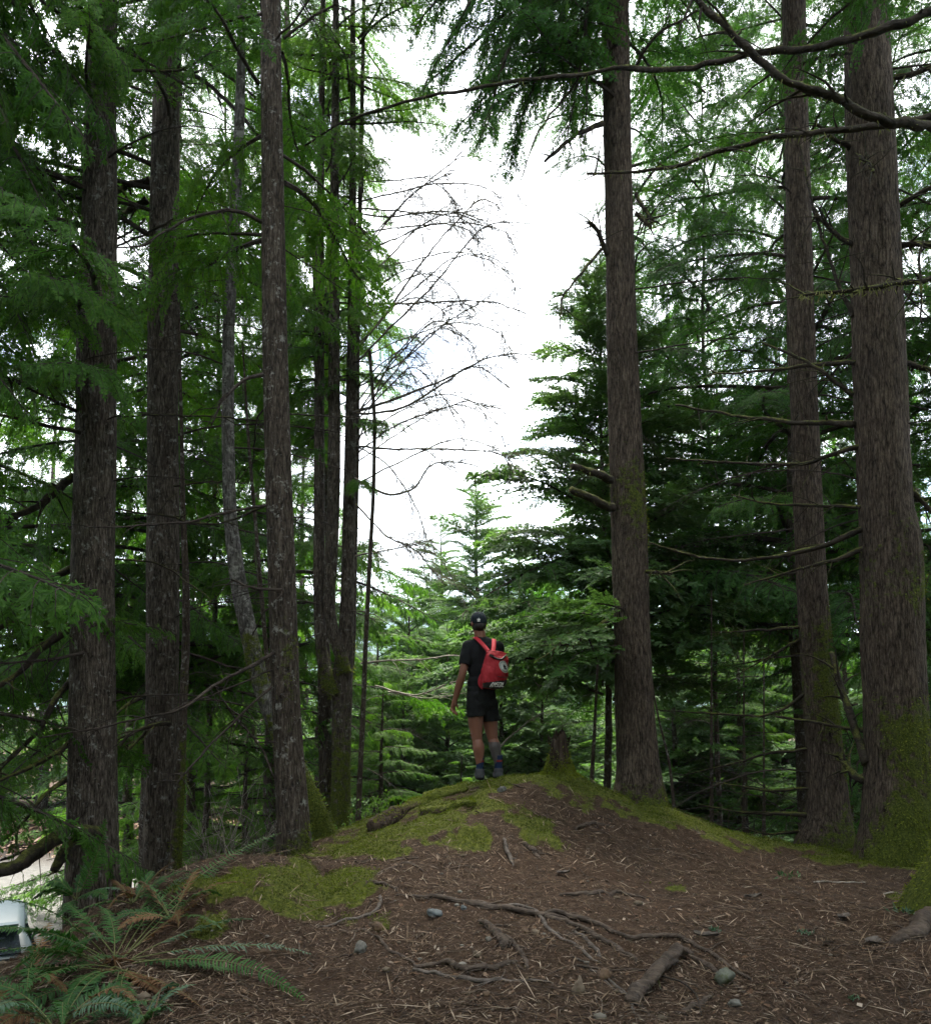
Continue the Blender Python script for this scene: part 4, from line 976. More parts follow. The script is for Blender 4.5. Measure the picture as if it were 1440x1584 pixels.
for i, a in enumerate([
    ('cedar_tree', 'dense cedar just outside the left edge whose near boughs fill the top left corner', -190, 7.0, 12, 'cedar', 60, 2.6, .6, .8),
    ('cedar_tree', 'dark cedar behind the thickest left trunk', 142, 12.3, 17, 'cedar', 80, 2.7, .7, .6),
    ('cedar_tree', 'dark cedar behind the second left trunk', 255, 13.0, 17, 'cedar', 76, 2.7, .7, 1.8),
    ('cedar_tree', 'dark cedar between the second left trunk and the pale bowed trunk', 318, 15.0, 17, 'cedar', 66, 2.6, .7, 2.0, .06),
    ('cedar_tree', 'dark cedar filling the gap behind the dark mottled trunk', 430, 14.2, 17, 'cedar', 64, 2.2, .7, 1.8),
    ('cedar_tree', 'dark cedar outside the left edge drooping over the parked car', -110, 12.0, 15, 'cedar', 60, 2.9, .8, 1.7),
    ('cedar_tree', 'light green cedar behind the clump of joined cedar stems', 500, 16.0, 17, 'cedar_light', 80, 2.1, .7, -2),
    ('hemlock_tree', 'bluish hemlock whose trunk hides behind the crest trunk', 958, 13.2, 18, 'hemlock', 64, 2.9, .6, 2.6, .12),
    ('hemlock_tree', 'tall hemlock farther behind the slimmer mossy trunk', 1236, 14.5, 18, 'hemlock', 60, 3.3, .7, 2.8, .07),
    ('hemlock_tree', 'drooping hemlock behind the slimmer mossy trunk', 1258, 11.6, 17, 'hemlock', 64, 2.8, .6, 2.4),
    ('hemlock_tree', 'slender drooping hemlock in the middle of the right-hand gap', 1105, 15.5, 18, 'hemlock', 84, 2.9, .7, 2.8, .05),
    ('hemlock_tree', 'drooping hemlock behind the stoutest trunk', 1380, 12.5, 17, 'hemlock', 70, 2.8, .6, 2.4),
    ('hemlock_tree', 'drooping hemlock beyond the right edge behind the mossy foot', 1530, 11.0, 16, 'hemlock', 64, 3.0, .8, .0),
    ('fir_tree', 'light green fir far back in the right-hand gap, left of the saplings', 1065, 21.0, 6.4, 'fir', 90, 3.3, .3, -3.2),
    ('cedar_tree', 'light green low cedar far back behind the saplings', 1140, 18.5, 4.2, 'cedar_light', 64, 2.7, .4, -3.2),
    ('fir_tree', 'light green fir far back just left of the slimmer mossy trunk', 1212, 22.0, 6.2, 'fir', 90, 3.4, .3, -3.2),
    ('cedar_tree', 'light green low cedar far back between the two right-hand trunks', 1305, 19.0, 5.0, 'cedar_light', 66, 2.8, .4, -3.2),
    ('fir_tree', 'light green fir far back right of the stoutest trunk', 1440, 18.0, 6.0, 'fir', 80, 3.0, .4, -3.2),
    ('cedar_tree', 'cedar farther back between the first two left trunks', 205, 19.5, 6.5, 'cedar_light', 70, 2.8, .5, -3.2),
    ('cedar_tree', 'light green low cedar far back left of the pale bowed trunk', 300, 18.0, 5.5, 'cedar_light', 66, 2.6, .4, -3.2),
    ('cedar_tree', 'cedar farther back right of the pale bowed trunk', 388, 20.0, 9, 'cedar_light', 56, 2.6, .5, -2.5),
    ]):
    conifer(*a[:2], 'tree', *a[2:], seed=400+i, group=WG, tilt=(-.05, .22), blen=2.0 if a[5] == 'fir' else 2.5)
# near boughs of the outside-left cedar
t0 = [o for o in COL.objects if o.get('label', '').startswith('dense cedar just outside')][0]
for i, (a, b) in enumerate([((-160,-60),(150,210)), ((-170,40),(110,300)), ((-170,-160),(230,60)), ((-160,160),(90,420)), ((-170,-20),(60,180)), ((-160,260),(60,520)), ((-170,-220),(120,60)), ((-160,100),(170,330)), ((-160,420),(60,640)), ((-170,-120),(190,150))]):
    bough(t0, P(*a, 7.0), P(*b, 6.4 + .25*(i % 4)), 'cedar', i, lift=.22)

CG = 'young firs beyond the knoll'
KEEP = []
for i, a in enumerate([
    ('tallest young fir, its pointed top standing in the sky above the cap', 742, 24.0, 735, 120, 3.5, 1.0),
    ('young fir with a thin top left of the tallest one', 686, 27.0, 812, 100, 3.5, 0),
    ('slender young fir top right of the tallest one, in front of the blue hill', 804, 30.0, 835, 90, 3.2, 0),
    ('bushy young fir at the left of the open row', 632, 22.0, 905, 84, 3.4, 0), ('young fir behind the bare twigs at the far left of the row', 585, 25.0, 930, 80, 3.4, 0),
    ('bushy young fir low at the right of the row', 855, 24.0, 945, 80, 3.4, 0), ('low young fir directly behind the red backpack', 775, 17.5, 990, 70, 2.7, 0), ('low young fir left of the hiker', 690, 18.5, 965, 72, 2.9, 0), ('low young fir under the mossy cedar boughs', 620, 16.5, 1010, 66, 2.7, 0), ('low young fir right of the hiker', 840, 17.0, 1030, 66, 2.7, 0)]):
    lab, px, Y, py, nb, l0, _ = a
    conifer('fir_tree', lab, 'tree', px, Y, P(px, py, Y)[2], 'fir', nb, l0, .12, -3.3, seed=500+i, group=CG, tilt=(.0, .2), blen=2.0, dead=3, gap=False, shape=.5, jag=.45)
# big fir behind the crest trunk, and brighter boughs below it
KEEP = []
conifer('fir_tree', 'fir with upswept boughs whose thin brown stem rises just left of the crest trunk', 'tree', 937, 12.4, 8.9, 'fir', 74, 2.5, .15, 1.5, .065, 520, CG, (.0, .2), 2.0, 'bark_thin', 8, False, .7)
conifer('fir_tree', 'bright green fir low down right of the crest trunk', 'tree', 1045, 18.5, 3.4, 'fir', 70, 2.6, .12, -3, None, 521, CG, (.0, .2), 2.0, dead=3, gap=False)
conifer('fir_tree', 'fresh green fir low between the two right-hand trunks', 'tree', 1312, 16.5, 3.0, 'fir', 60, 2.4, .12, -3, None, 522, CG, (.0, .2), 2.0, dead=3, gap=False)
conifer('fir_tree', 'dark low fir behind the saplings', 'tree', 1150, 12.2, 1.4, 'fir_dark', 12, 1.5, .12, -2.2, None, 523, CG, (.0, .2), 2.0, dead=10, gap=False)
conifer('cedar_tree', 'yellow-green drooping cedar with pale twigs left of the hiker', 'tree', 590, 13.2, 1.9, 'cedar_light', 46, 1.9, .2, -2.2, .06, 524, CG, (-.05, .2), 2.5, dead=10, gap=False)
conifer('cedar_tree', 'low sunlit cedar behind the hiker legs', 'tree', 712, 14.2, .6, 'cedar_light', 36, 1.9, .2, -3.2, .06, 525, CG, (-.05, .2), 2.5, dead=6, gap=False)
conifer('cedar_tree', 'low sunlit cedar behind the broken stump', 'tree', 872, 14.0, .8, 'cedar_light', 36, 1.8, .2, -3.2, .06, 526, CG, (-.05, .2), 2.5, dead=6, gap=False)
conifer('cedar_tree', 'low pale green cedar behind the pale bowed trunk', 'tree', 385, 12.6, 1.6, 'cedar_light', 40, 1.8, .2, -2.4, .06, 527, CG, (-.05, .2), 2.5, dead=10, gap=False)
# pale bare sticks that stand out in front of the firs
cl = [o for o in COL.objects if o.get('label', '').startswith('yellow-green drooping')][0]
for i, (pix, r) in enumerate([([(560,1025,12.8),(600,1022,12.5),(650,1020,12.2),(712,1015,11.8),(740,1040,11.6)], (.018,.008)), ([(580,1060,12.9),(640,1075,12.5),(690,1058,12.2),(720,1052,12)], (.016,.007)), ([(600,1070,12.8),(660,1080,12.4),(715,1073,12)], (.014,.006))]):
    limb(cl, pix, r, 'twig_pale', 6, 'dead_branch', None, 5, 260+i)
c2 = [o for o in COL.objects if o.get('label', '').startswith('low sunlit cedar behind the hiker')][0]
for i, (pix, r) in enumerate([([(760,1168,12.8),(800,1130,12.6),(835,1105,12.4),(860,1098,12.3)], (.018,.006)), ([(780,1015,13),(810,1028,12.8),(850,1040,12.6)], (.010,.005)), ([(820,1035,13),(835,1060,12.8),(880,1045,12.6)], (.012,.005))]):
    limb(c2, pix, r, 'twig_pale', 6, 'dead_branch', None, 8, 270+i)

# far wood across the low ground
FG = 'far conifers across the low ground'
for i, (px, py, Y, where) in enumerate([
    (-60, 520, 34, 'left of the thickest left trunk, the farther one towards the picture edge'), (70, 560, 33, 'left of the thickest left trunk, over the gravel'), (198, 500, 36, 'between the first two left trunks'), (310, 560, 38, 'between the second left trunk and the pale bowed trunk'), (392, 540, 42, 'between the pale bowed trunk and the dark trunk'), (470, 620, 40, 'between the dark trunk and the cedar clump'),
    (565, 930, 44, 'just right of the cedar clump'), (640, 950, 50, 'midway between the cedar clump and the hiker'), (712, 965, 46, 'just left of the hiker'), (795, 955, 52, 'just right of the hiker'), (860, 950, 45, 'above the stump'), (925, 880, 48, 'left of the crest trunk'),
    (1035, 600, 40, 'just right of the crest trunk'), (1125, 520, 44, 'behind the dark saplings'), (1205, 580, 38, 'left of the slimmer mossy trunk'), (1298, 540, 42, 'between the two right-hand trunks'), (1430, 560, 38, 'right of the stoutest trunk')]):
    conifer('conifer_tree', 'hazy far conifer ' + where.replace(', the farther one towards the picture edge', ' near the picture edge'), 'tree', px, Y, P(px, py, Y)[2], 'coarse', 84, 5.0, .5, -3.4, None, 700+i, FG, (-.05, .2), 3.0, 'bark_thin', 0, True, .8)
# the wood behind the camera: unseen conifers added to shade the near ground
BG = 'unseen shade conifers of the wood behind the path'
for i, (x, y) in enumerate([(-9, 2), (-7.5, -3), (-4, -4.5), (-.5, -5.5), (3, -4.2), (6.5, -3), (9, 1), (-10, -8), (-3, -9.5), (3.5, -10), (9.5, -8), (10.5, 5), (-11, 6)]):
    zb = float(height(x, y, False)); t = thing('conifer_tree', 'unseen conifer of the wood behind the camera, added for shade', 'tree', (x, y, zb), BG)
    mb = MB(); zz = np.linspace(-.3, 17, 20); tube(mb, np.column_stack([zz*0, zz*0, zz]), .26*(1 - np.clip(zz/17.5, 0, 1)) + .02, 9, 0, False)
    link('trunk', mb.mesh('trunk', [M['bark_thin']], True), t); g = np.random.default_rng(840+i)
    for k in range(70):
        z = zb + 2.6 + 13.5*(k + g.random())/70; d = norm(az(k*137.5 + g.normal(0, 15), g.uniform(-.1, .2))); s = (3.4*(1 - k/70)**.8 + .7)/3*g.uniform(.8, 1.2)
        e = np.array([x, y, z]) + d*3*s
        if e[1] > 1.2 and abs(e[0]) < .62*e[1] + 1.0: continue
        put('leafy_branch', V['coarse_cedar'][k % 3], t, np.array([x, y, z]), d, s, 0)
# ---------------------------------------------------------------- blue wooded hill in the distance, undergrowth, air
hx = np.linspace(-2200, 2200, 150); hy = np.linspace(1170, 2430, 40)
HX, HY = np.meshgrid(hx, hy)
def hill_z(x, y):
    x = x/1.8; y = y/1.8
    prof = 1.8*np.interp(x, [-1150, -500, -200, -110, -70, -20, 30, 68, 95, 125, 170, 250, 400, 1150], [60, 80, 112, 118, 104, 96, 128, 160, 150, 122, 92, 80, 74, 60])
    return -6 + prof*np.sin(np.clip((y - 650)/700, 0, 1)*np.pi)**.8*(.93 + .16*fbm(x*.012, y*.012, 4, 4))
mb = MB(); mb.add(np.stack([HX, HY, hill_z(HX, HY)], -1).reshape(-1, 3), grid_faces(40, 150, False), None, 0)
m = NT('hill_forest_floor'); M['hill'] = m.done(m.bsdf(m.ramp(m.noise(m.obj(), .05, 4), [(.3, (.02,.05,.025)), (.7, (.05,.09,.04))]), .95, .1))
link('hill', mb.mesh('hill', [M['hill']], True), kind='structure')
n = 9000
x = RNG.uniform(-700, 700, n); y = RNG.uniform(1250, 1950, n); z = hill_z(x, y)
mb = MB(); h = RNG.uniform(16, 36, n); w = h*RNG.uniform(.13, .2, n)
ang = np.arange(5)/5*2*np.pi
ring = np.stack([x[:, None] + np.cos(ang)*w[:, None], y[:, None] + np.sin(ang)*w[:, None], np.broadcast_to((z + h*.08)[:, None], (n, 5))], -1)
tip = np.stack([x + RNG.normal(0, .5, n), y, z + h], -1)
Vv = np.concatenate([ring, tip[:, None]], 1).reshape(-1, 3); b = np.arange(n)[:, None]*6; j = np.arange(5)[None]
mb.add(Vv, None, np.stack(np.broadcast_arrays(b + j, b + (j + 1) % 5, b + 5), -1).reshape(-1, 3), 0)
link('distant_forest', mb.mesh('distant_forest', [M['far_fir']]), kind='stuff')

# undergrowth on the low ground and the flanks of the knoll
n = 15000
x = RNG.uniform(-9, 12, n); y = 9.5 + 22*RNG.random(n)**1.2
gz = height(x, y)
k = (gz < -.6) & ~((x < -4.3) & (y > 12) & (y < 28)); x, y, gz = x[k], y[k], gz[k]
mb = MB(); g = RNG
for rep in range(3):
    a = g.random(len(x))*2*np.pi; d = np.stack([np.cos(a), np.sin(a), g.uniform(.2, 1.1, len(x))], -1)
    kites(mb, np.stack([x + g.normal(0, .05, len(x)), y, gz + .02 + .22*g.random(len(x))], -1), d, g.normal(0, .4, (len(x), 3)) + [0, 0, 1], .10 + .26*g.random(len(x)), .025 + .05*g.random(len(x)), 0)
link('undergrowth', mb.mesh('undergrowth', [M['cedar_light']]), kind='stuff')
# dry leaf bank beyond the parking area
n = 5000; x = RNG.uniform(-26, -5, n); y = RNG.uniform(27, 31, n)
mb = MB(); kites(mb, np.stack([x, y, height(x, y) + .03], -1), RNG.normal(0, 1, (n, 3))*[1, 1, .3], RNG.normal(0, .5, (n, 3)) + [0, 0, 1], .15 + .25*RNG.random(n), .08 + .1*RNG.random(n))
M['dry_leaf'] = island_mat('dry_leaf_bank', [(0, (.12,.07,.045)), (.6, (.30,.19,.13)), (1, (.42,.30,.22))])
link('fallen_leaves', mb.mesh('fallen_leaves', [M['dry_leaf']]), kind='stuff')

# shrubs
def shrub(label, px, py, Y, nst, hgt, leaf, mat, wood, seed, nl=8, group=None, lsize=(.02, .03)):
    p = P(px, py, Y); zb = float(height(p[0], p[1])); g = np.random.default_rng(seed)
    t = thing('shrub', label, 'shrub', (p[0], p[1], zb), group)
    mb = MB(); B, D = [], []
    for i in range(nst):
        K = 9; d = norm(np.array([g.normal(0, .6), g.normal(0, .5), g.uniform(.5, 1.2)])); ln = hgt*g.uniform(.6, 1.25)
        dd = norm(d + g.normal(0, .16, (K, 3)).cumsum(0)); q = np.vstack([np.zeros(3), np.cumsum(dd[:-1]*ln/(K-1), 0)]) + [g.normal(0, .08), g.normal(0, .08), 0]
        tube(mb, q, np.linspace(.010, .003, K), 4, 0, False)
        for w in range(7):
            j = g.integers(2, K-1); l2 = ln*g.uniform(.2, .5); d2 = norm(dd[j] + g.normal(0, .7, 3)); q1 = q[j] + d2*np.linspace(0, l2, 5)[:, None] + g.normal(0, .012, (5, 3)).cumsum(0)
            tube(mb, q1, np.linspace(.005, .0022, 5), 3, 0, False)
            for s in range(nl):
                B.append(q1[g.integers(1, 5)] + g.normal(0, .02, 3)); D.append(d2 + g.normal(0, .8, 3))
    link('stems', mb.mesh('stems', [M[wood]], True), t)
    if leaf:
        mb = MB(); B = np.array(B); kites(mb, B, np.array(D), g.normal(0, 1, B.shape), lsize[0] + lsize[1]*g.random(len(B)), .014 + .014*g.random(len(B)))
        link('leaves', mb.mesh('leaves', [M[mat]]), t, kind='stuff')
shrub('small leafy shrub at the foot of the cedar clump', 540, 1262, 9.6, 16, .62, True, 'shrub', 'twig', 1)
shrub('tangle of pale bare twigs between the second left trunk and the dark trunk', 345, 1285, 11.6, 60, 1.9, False, 'shrub', 'twig_pale', 2)
shrub('lower tangle of grey bare twigs right beside the dark trunk foot', 400, 1296, 11.2, 46, 1.4, False, 'shrub', 'twig_grey', 3)
shrub('bright low sprig at the left end of the mossy slope', 592, 1262, 8.4, 6, .2, True, 'shrub', 'twig', 4, 10)
shrub('bare twigs standing behind the mossy crest left of the hiker', 610, 1255, 10.5, 14, .7, False, 'shrub', 'twig_grey', 5)
# ---------------------------------------------------------------- hiker
def solid(name, shapes, voxel, mat, smooth=5, parent=None, loc=None, post=None):
    """shapes fill an MB with overlapping closed volumes; they are fused into one continuous surface"""
    mb = MB(); shapes(mb)
    me = mb.mesh(name, mat if isinstance(mat, list) else [mat], True)
    tmp = bpy.data.objects.new('tmp', me); COL.objects.link(tmp)
    r = tmp.modifiers.new('r', 'REMESH'); r.mode = 'VOXEL'; r.voxel_size = voxel; r.use_smooth_shade = True
    if smooth:
        s = tmp.modifiers.new('s', 'SMOOTH'); s.factor = .5; s.iterations = smooth
    dg = bpy.context.evaluated_depsgraph_get()
    out = bpy.data.meshes.new_from_object(tmp.evaluated_get(dg)); out.name = name
    bpy.data.objects.remove(tmp); bpy.data.meshes.remove(me)
    out.materials.clear()
    for k in (mat if isinstance(mat, list) else [mat]): out.materials.append(k)
    if post:
        co = np.zeros(len(out.vertices)*3); out.vertices.foreach_get('co', co); co = co.reshape(-1, 3)
        co2, mi = post(out, co)
        if co2 is not None: out.vertices.foreach_set('co', co2.ravel())
        if mi is not None: out.polygons.foreach_set('material_index', mi.astype(np.int32))
        out.update()
    out.polygons.foreach_set('use_smooth', np.ones(len(out.polygons), bool))
    return link(name, out, parent, loc)
def pcent(me):
    c = np.zeros(len(me.polygons)*3); me.polygons.foreach_get('center', c); return c.reshape(-1, 3)
def simple(name, col, rough=.8, spec=.25, nz=0.0, nsc=40, **kw):
    m = NT(name)
    c = m.mix(m.math('MULTIPLY', m.noise(m.obj(), nsc, 4), nz), col, tuple(x*.45 for x in col)) if nz else col
    return m.done(m.bsdf(c, rough, spec, m.bump(m.noise(m.obj(), nsc*4, 3), .25, .004) if nz else None, **kw))
M['skin'] = simple('skin', (.17,.072,.046), .55, .35, .4, 14)
M['tattoo'] = simple('tattooed_skin', (.07,.062,.062), .55, .3, .8, 30)
M['black_cloth'] = simple('black_cotton', (.010,.011,.013), .95, .15, .4, 60)
M['shorts'] = simple('black_shorts_cloth', (.008,.009,.010), .9, .2, .4, 60)
M['cap'] = simple('dark_navy_cap_cloth', (.010,.017,.024), .9, .2, .4, 70)
M['white_print'] = simple('white_print', (.62,.62,.60), .7)
M['red_cloth'] = simple('red_pack_cloth', (.29,.009,.018), .65, .3, .35, 12)
M['red_strap'] = simple('red_strap_web', (.38,.017,.030), .7, .3, .2, 50)
M['black_trim'] = simple('black_pack_trim', (.012,.012,.014), .5, .4)
M['grey_print'] = simple('grey_print', (.36,.38,.36), .7, .2, .3, 30)
M['sock'] = simple('blue_sock_knit', (.013,.024,.058), .95, .1, .4, 60)
M['sock_red'] = simple('red_sock_knit', (.13,.02,.018), .95, .1)
M['shoe'] = simple('dark_grey_shoe', (.030,.032,.036), .7, .3, .4, 40)
M['sole'] = simple('black_shoe_sole', (.015,.015,.016), .8, .2)
M['hair'] = simple('short_dark_hair', (.012,.009,.008), .6, .3, .5, 90)
M['tagmat'] = simple('olive_cap_tag', (.16,.20,.045), .8)

ff = np.array([-.12, .99, 0]); HY_ = 8.74; HS = HY_/F_PX
foot0 = P(757, 1210, HY_)
hz = float(height(foot0[0], foot0[1])) + .02
person = thing('person', 'hiker seen from behind on the crest in black T-shirt, shorts, cap and blue socks', 'person', (foot0[0], foot0[1], hz))
def J(px, py, dy=0.0): return np.array([(px - 757)*HS, dy, (1210 - py)*HS])
YAW = math.radians(24)     # he faces ahead and to the left
fw = np.array([-math.sin(YAW), math.cos(YAW), 0]); rt = np.array([math.cos(YAW), math.sin(YAW), 0])
def Rz(v): return np.array([rt[0]*v[0] + fw[0]*v[1], rt[1]*v[0] + fw[1]*v[1], v[2]])
head = J(740.5, 969); neck = J(744, 996); chest = J(746.5, 1020); waist = J(745, 1060); pel = J(744.5, 1088)
Ls, Le, Lw = J(724.5, 1006, -.07), J(715.5, 1049, -.12), J(703.5, 1090, -.05)
Rs, Re, Rw = J(771, 1006, .09), J(773, 1047, .20), J(757, 1064, .36)
Lh, Lk, La = J(735.5, 1098, -.04), J(738, 1150, -.03), J(742.2, 1190, -.04)
Rh, Rk, Ra = J(757, 1100, .05), J(762.5, 1150, .07), J(771, 1190, .03)
def chain(mb, pts, rad, n=22, ns=16):
    p = curve(pts, n); r = np.interp(np.linspace(0, 1, n), np.linspace(0, 1, len(rad)), rad); tube(mb, p, r, ns)
    ellipsoid(mb, p[0], [r[0]]*3); ellipsoid(mb, p[-1], [r[-1]]*3)
def flat(mb, c, w, d, h):
    """ellipsoid turned with the body: w across, d deep, h tall"""
    th = np.linspace(0, np.pi, 12); ph = np.arange(18)/18*2*np.pi
    v = np.stack([np.sin(th)[:, None]*np.cos(ph)*w, np.sin(th)[:, None]*np.sin(ph)*d, np.broadcast_to(np.cos(th)[:, None], (12, 18))*h], -1).reshape(-1, 3)
    mb.add(np.array([Rz(q) for q in v]) + c, grid_faces(12, 18, True), None, 0)
FING = []
def hand(mb, w, d, palm_n, thumb):
    """palm and five bent fingers; d along the hand, palm_n out of the palm"""
    d = norm(d); palm_n = norm(palm_n - d*np.dot(d, palm_n)); s = np.cross(d, palm_n)*thumb
    for k in range(7):
        f = k/6; tube(mb, [w + d*(.0 + .095*f) - s*.034, w + d*(.0 + .095*f) + s*.034], [.016, .016], 8)
    tube(mb, [w - d*.03, w + d*.03, w + d*.09], [.028, .030, .022], 10)
    for k, (o, ln) in enumerate(((.032,.075), (.011,.084), (-.011,.078), (-.031,.060))):
        b = w + d*.088 + s*o; c1 = .75 + .10*k
        d1 = norm(d + palm_n*c1); d2 = norm(d + palm_n*(c1 + .75)); d3 = norm(d + palm_n*(c1 + 1.6))
        tube(mb, [b - d*.03, b, b + d1*ln*.45, b + d1*ln*.45 + d2*ln*.32, b + d1*ln*.45 + d2*ln*.32 + d3*ln*.25], [.0112, .0112, .0108, .0102, .0092], 8)
    b = w + d*.025 + s*.028; tube(mb, [b - s*.02, b, b + norm(d*.7 + s*.75 + palm_n*.4)*.04, b + norm(d*.7 + s*.75 + palm_n*.4)*.04 + norm(d + palm_n*.5 + s*.1)*.032], [.014, .0135, .0115, .0095], 8)
def body(mb):
    hd = head
    ellipsoid(mb, hd + [0, 0, .012], [.076, .09, .098], 14, 18); ellipsoid(mb, hd + fw*.025 + [0, 0, -.045], [.058, .068, .07], 12, 14)
    nose = hd + fw*.098 + [0, 0, -.02]; tube(mb, [nose + [0, 0, .035] - fw*.012, nose + fw*.012, nose + fw*.008 - [0, 0, .008]], [.009, .013, .011], 8)
    for sg in (1, -1):
        ellipsoid(mb, hd + rt*sg*.081 + [0, 0, -.016] - fw*.006, [.012, .022, .032]); ellipsoid(mb, hd + rt*sg*.03 + fw*.079 + [0, 0, .0], [.016, .012, .011])
    tube(mb, [hd + fw*.082 + rt*-.022 + [0, 0, -.062], hd + fw*.09 + [0, 0, -.062], hd + fw*.082 + rt*.022 + [0, 0, -.062]], [.008, .011, .008], 8)
    chain(mb, [neck - [0, 0, .05], neck, hd - [0, 0, .05]], [.070, .064, .060])
    flat(mb, chest, .165, .105, .20); flat(mb, waist, .145, .10, .16); flat(mb, pel, .155, .115, .15)
    chain(mb, [Ls, neck - [0, 0, .035], Rs], [.055, .062, .055])
    chain(mb, [Ls, (Ls + Le)/2, Le, (Le*.65 + Lw*.35), Lw], [.058, .05, .040, .043, .026]); chain(mb, [Rs, (Rs + Re)/2, Re, (Re*.65 + Rw*.35), Rw], [.058, .05, .040, .043, .026])
    hand(mb, Lw, Lw - Le + [-.02, 0, -.14], rt*.55 - fw*.75, -1); hand(mb, Rw, norm(Rw - Re) + [-.3, 0, .1], -rt + fw*.2, 1)
    for h_, k_, a_ in ((Lh, Lk, La), (Rh, Rk, Ra)):
        chain(mb, [h_, h_*.5 + k_*.5 - fw*-.012, k_], [.092, .082, .055]); chain(mb, [k_, k_*.72 + a_*.28 - fw*.018, k_*.35 + a_*.65 - fw*.008, a_, a_ - [0, 0, .06]], [.054, .066, .050, .036, .035])
        chain(mb, [a_ - [0, 0, .065], a_ - [0, 0, .085] + ff*.08, a_ - [0, 0, .095] + ff*.13], [.036, .032, .022])
def bodypost(me, co):
    c = pcent(me); mi = np.zeros(len(c))
    mi[(c[:, 0] > (750 - 757)*HS) & (c[:, 2] < (1150 - 1210 + 757 - 757)*-HS) & (c[:, 2] > .10) & (c[:, 2] < .40)] = 1
    return None, mi
solid('body', body, .0058, [M['skin'], M['tattoo']], 2, person, (0, 0, 0), bodypost)
def shirt(mb):
    flat(mb, chest + [0, 0, .005], .192, .122, .215); flat(mb, (chest + waist)/2, .168, .118, .20); flat(mb, waist - [0, 0, .02], .166, .120, .15)
    chain(mb, [Ls + [0, 0, -.004], neck - [0, 0, .045], Rs + [0, 0, -.004]], [.068, .072, .068]); chain(mb, [neck - [0, 0, .06], neck + [0, 0, .0]], [.08, .066])
    for s_, e_ in ((Ls, Le), (Rs, Re)):
        chain(mb, [s_, s_*.62 + e_*.38], [.070, .068]); tube(mb, [s_*.62 + e_*.38, s_*.32 + e_*.68], [.069, .066], 18)
def folds(me, co):
    n_ = np.zeros(len(me.vertices)*3); me.vertices.foreach_get('normal', n_)
    return co + n_.reshape(-1, 3)*(.013*fbm(co[:, 0]*7 + co[:, 2]*5, co[:, 1]*7, co[:, 2]*13 - co[:, 0]*6, 3))[:, None], None
solid('t_shirt', shirt, .008, M['black_cloth'], 4, person, (0, 0, 0), folds)
def shorts(mb):
    flat(mb, pel + [0, 0, .03], .172, .130, .17); flat(mb, pel + [0, 0, -.02], .160, .124, .125); flat(mb, waist - [0, 0, .08], .168, .122, .10)
    for h_, k_, q in ((Lh, Lk, .30), (Rh, Rk, .42)):
        e = h_*(1-q) + k_*q; chain(mb, [h_ + [0, 0, .03], h_], [.10, .102]); tube(mb, [h_ + [0, 0, .02], h_*.5 + e*.5, e], [.098, .094, .098], 20)
solid('shorts', shorts, .008, M['shorts'], 3, person, (0, 0, 0), folds)
# cap
def cap(mb):
    c = head + [0, 0, .022]
    v_th = np.linspace(0, np.pi*.60, 12); ph = np.arange(22)/22*2*np.pi
    prof = np.stack([np.sin(v_th)**.9, np.cos(v_th)], -1)
    V_ = np.stack([prof[:, :1]*np.cos(ph)*.089, prof[:, :1]*np.sin(ph)*.103, np.broadcast_to(prof[:, 1:]*.102, (12, 22))], -1).reshape(-1, 3)
    V_ = np.array([Rz(q) for q in V_]) + c; n0 = len(V_)
    f = grid_faces(12, 22, True)
    V_ = np.vstack([V_, c - [0, 0, .034]]); j = np.arange(22)
    mb.add(V_, f, np.stack([np.full(22, n0), 11*22 + (j+1) % 22, 11*22 + j], 1), 0)
cap_o = solid('cap', cap, .006, M['cap'], 3, person, (0, 0, 0))
mb = MB()   # brim to the front
pts = []
for k in range(13):
    a = (k/12 - .5)*2.2; pts.append([math.sin(a)*.088, math.cos(a)*.10, 0])
inner = np.array(pts); outer = inner*np.array([1.0, 1.0, 1]) + np.array([0, .075, -.012])*np.cos((np.linspace(-1, 1, 13))*1.35)[:, None]
top = np.array([Rz(q) for q in np.vstack([inner, outer])]) + head + [0, 0, .0]
mb.add(np.vstack([top, top - [0, 0, .005]]), [[k, k+1, 14+k, 13+k] for k in range(12)] + [[26+k, 39+k, 40+k, 27+k] for k in range(12)] + [[13+k, 14+k, 40+k, 39+k] for k in range(12)], None, 0)
link('brim', mb.mesh('brim', [M['cap']], True), cap_o)
# leaf-shaped emblem with bars on the back of the cap: flat stitched relief
fv = -np.array([math.sin(math.radians(2)), math.cos(math.radians(2)), 0]); su = np.array([1, 0, 0]); uu = np.array([0, .28, .96])
ec = J(740.5, 966.5) + np.array([0, -.108, 0]); mb = MB()
def petal(c, ang, ln, w):
    d = su*math.sin(ang) + uu*math.cos(ang); s = np.cross(d, fv)
    pr = [(0, .12), (.25, .75), (.5, 1), (.75, .75), (1, 0)]
    L_ = [c + d*ln*a + s*w*b for a, b in pr]; R_ = [c + d*ln*a - s*w*b for a, b in pr]; n = 5
    v = np.array(L_ + R_); v = np.vstack([v, v + fv*-.004])
    mb.add(v, [[k, k+1, n+k+1, n+k] for k in range(4)] + [[10+k, 15+k, 16+k, 11+k] for k in range(4)] + [[k, 10+k, 11+k, k+1] for k in range(4)] + [[5+k, 6+k, 16+k, 15+k] for k in range(4)], None, 0)
for a in (-.85, 0, .85): petal(ec, a, .031 if a == 0 else .028, .0046)
for k in range(3): box(mb, ec - uu*(.004 + .0045*k), (.034 - .003*k, .004, .0026), 0)
link('emblem', mb.mesh('emblem', [M['white_print']]), cap_o)
mb = MB(); box(mb, J(750, 980.2) + [.0, -.080, 0], (.030, .006, .010), 0, Matrix.Rotation(.5, 3, 'Z')); link('cap_tag', mb.mesh('cap_tag', [M['tagmat']]), cap_o)
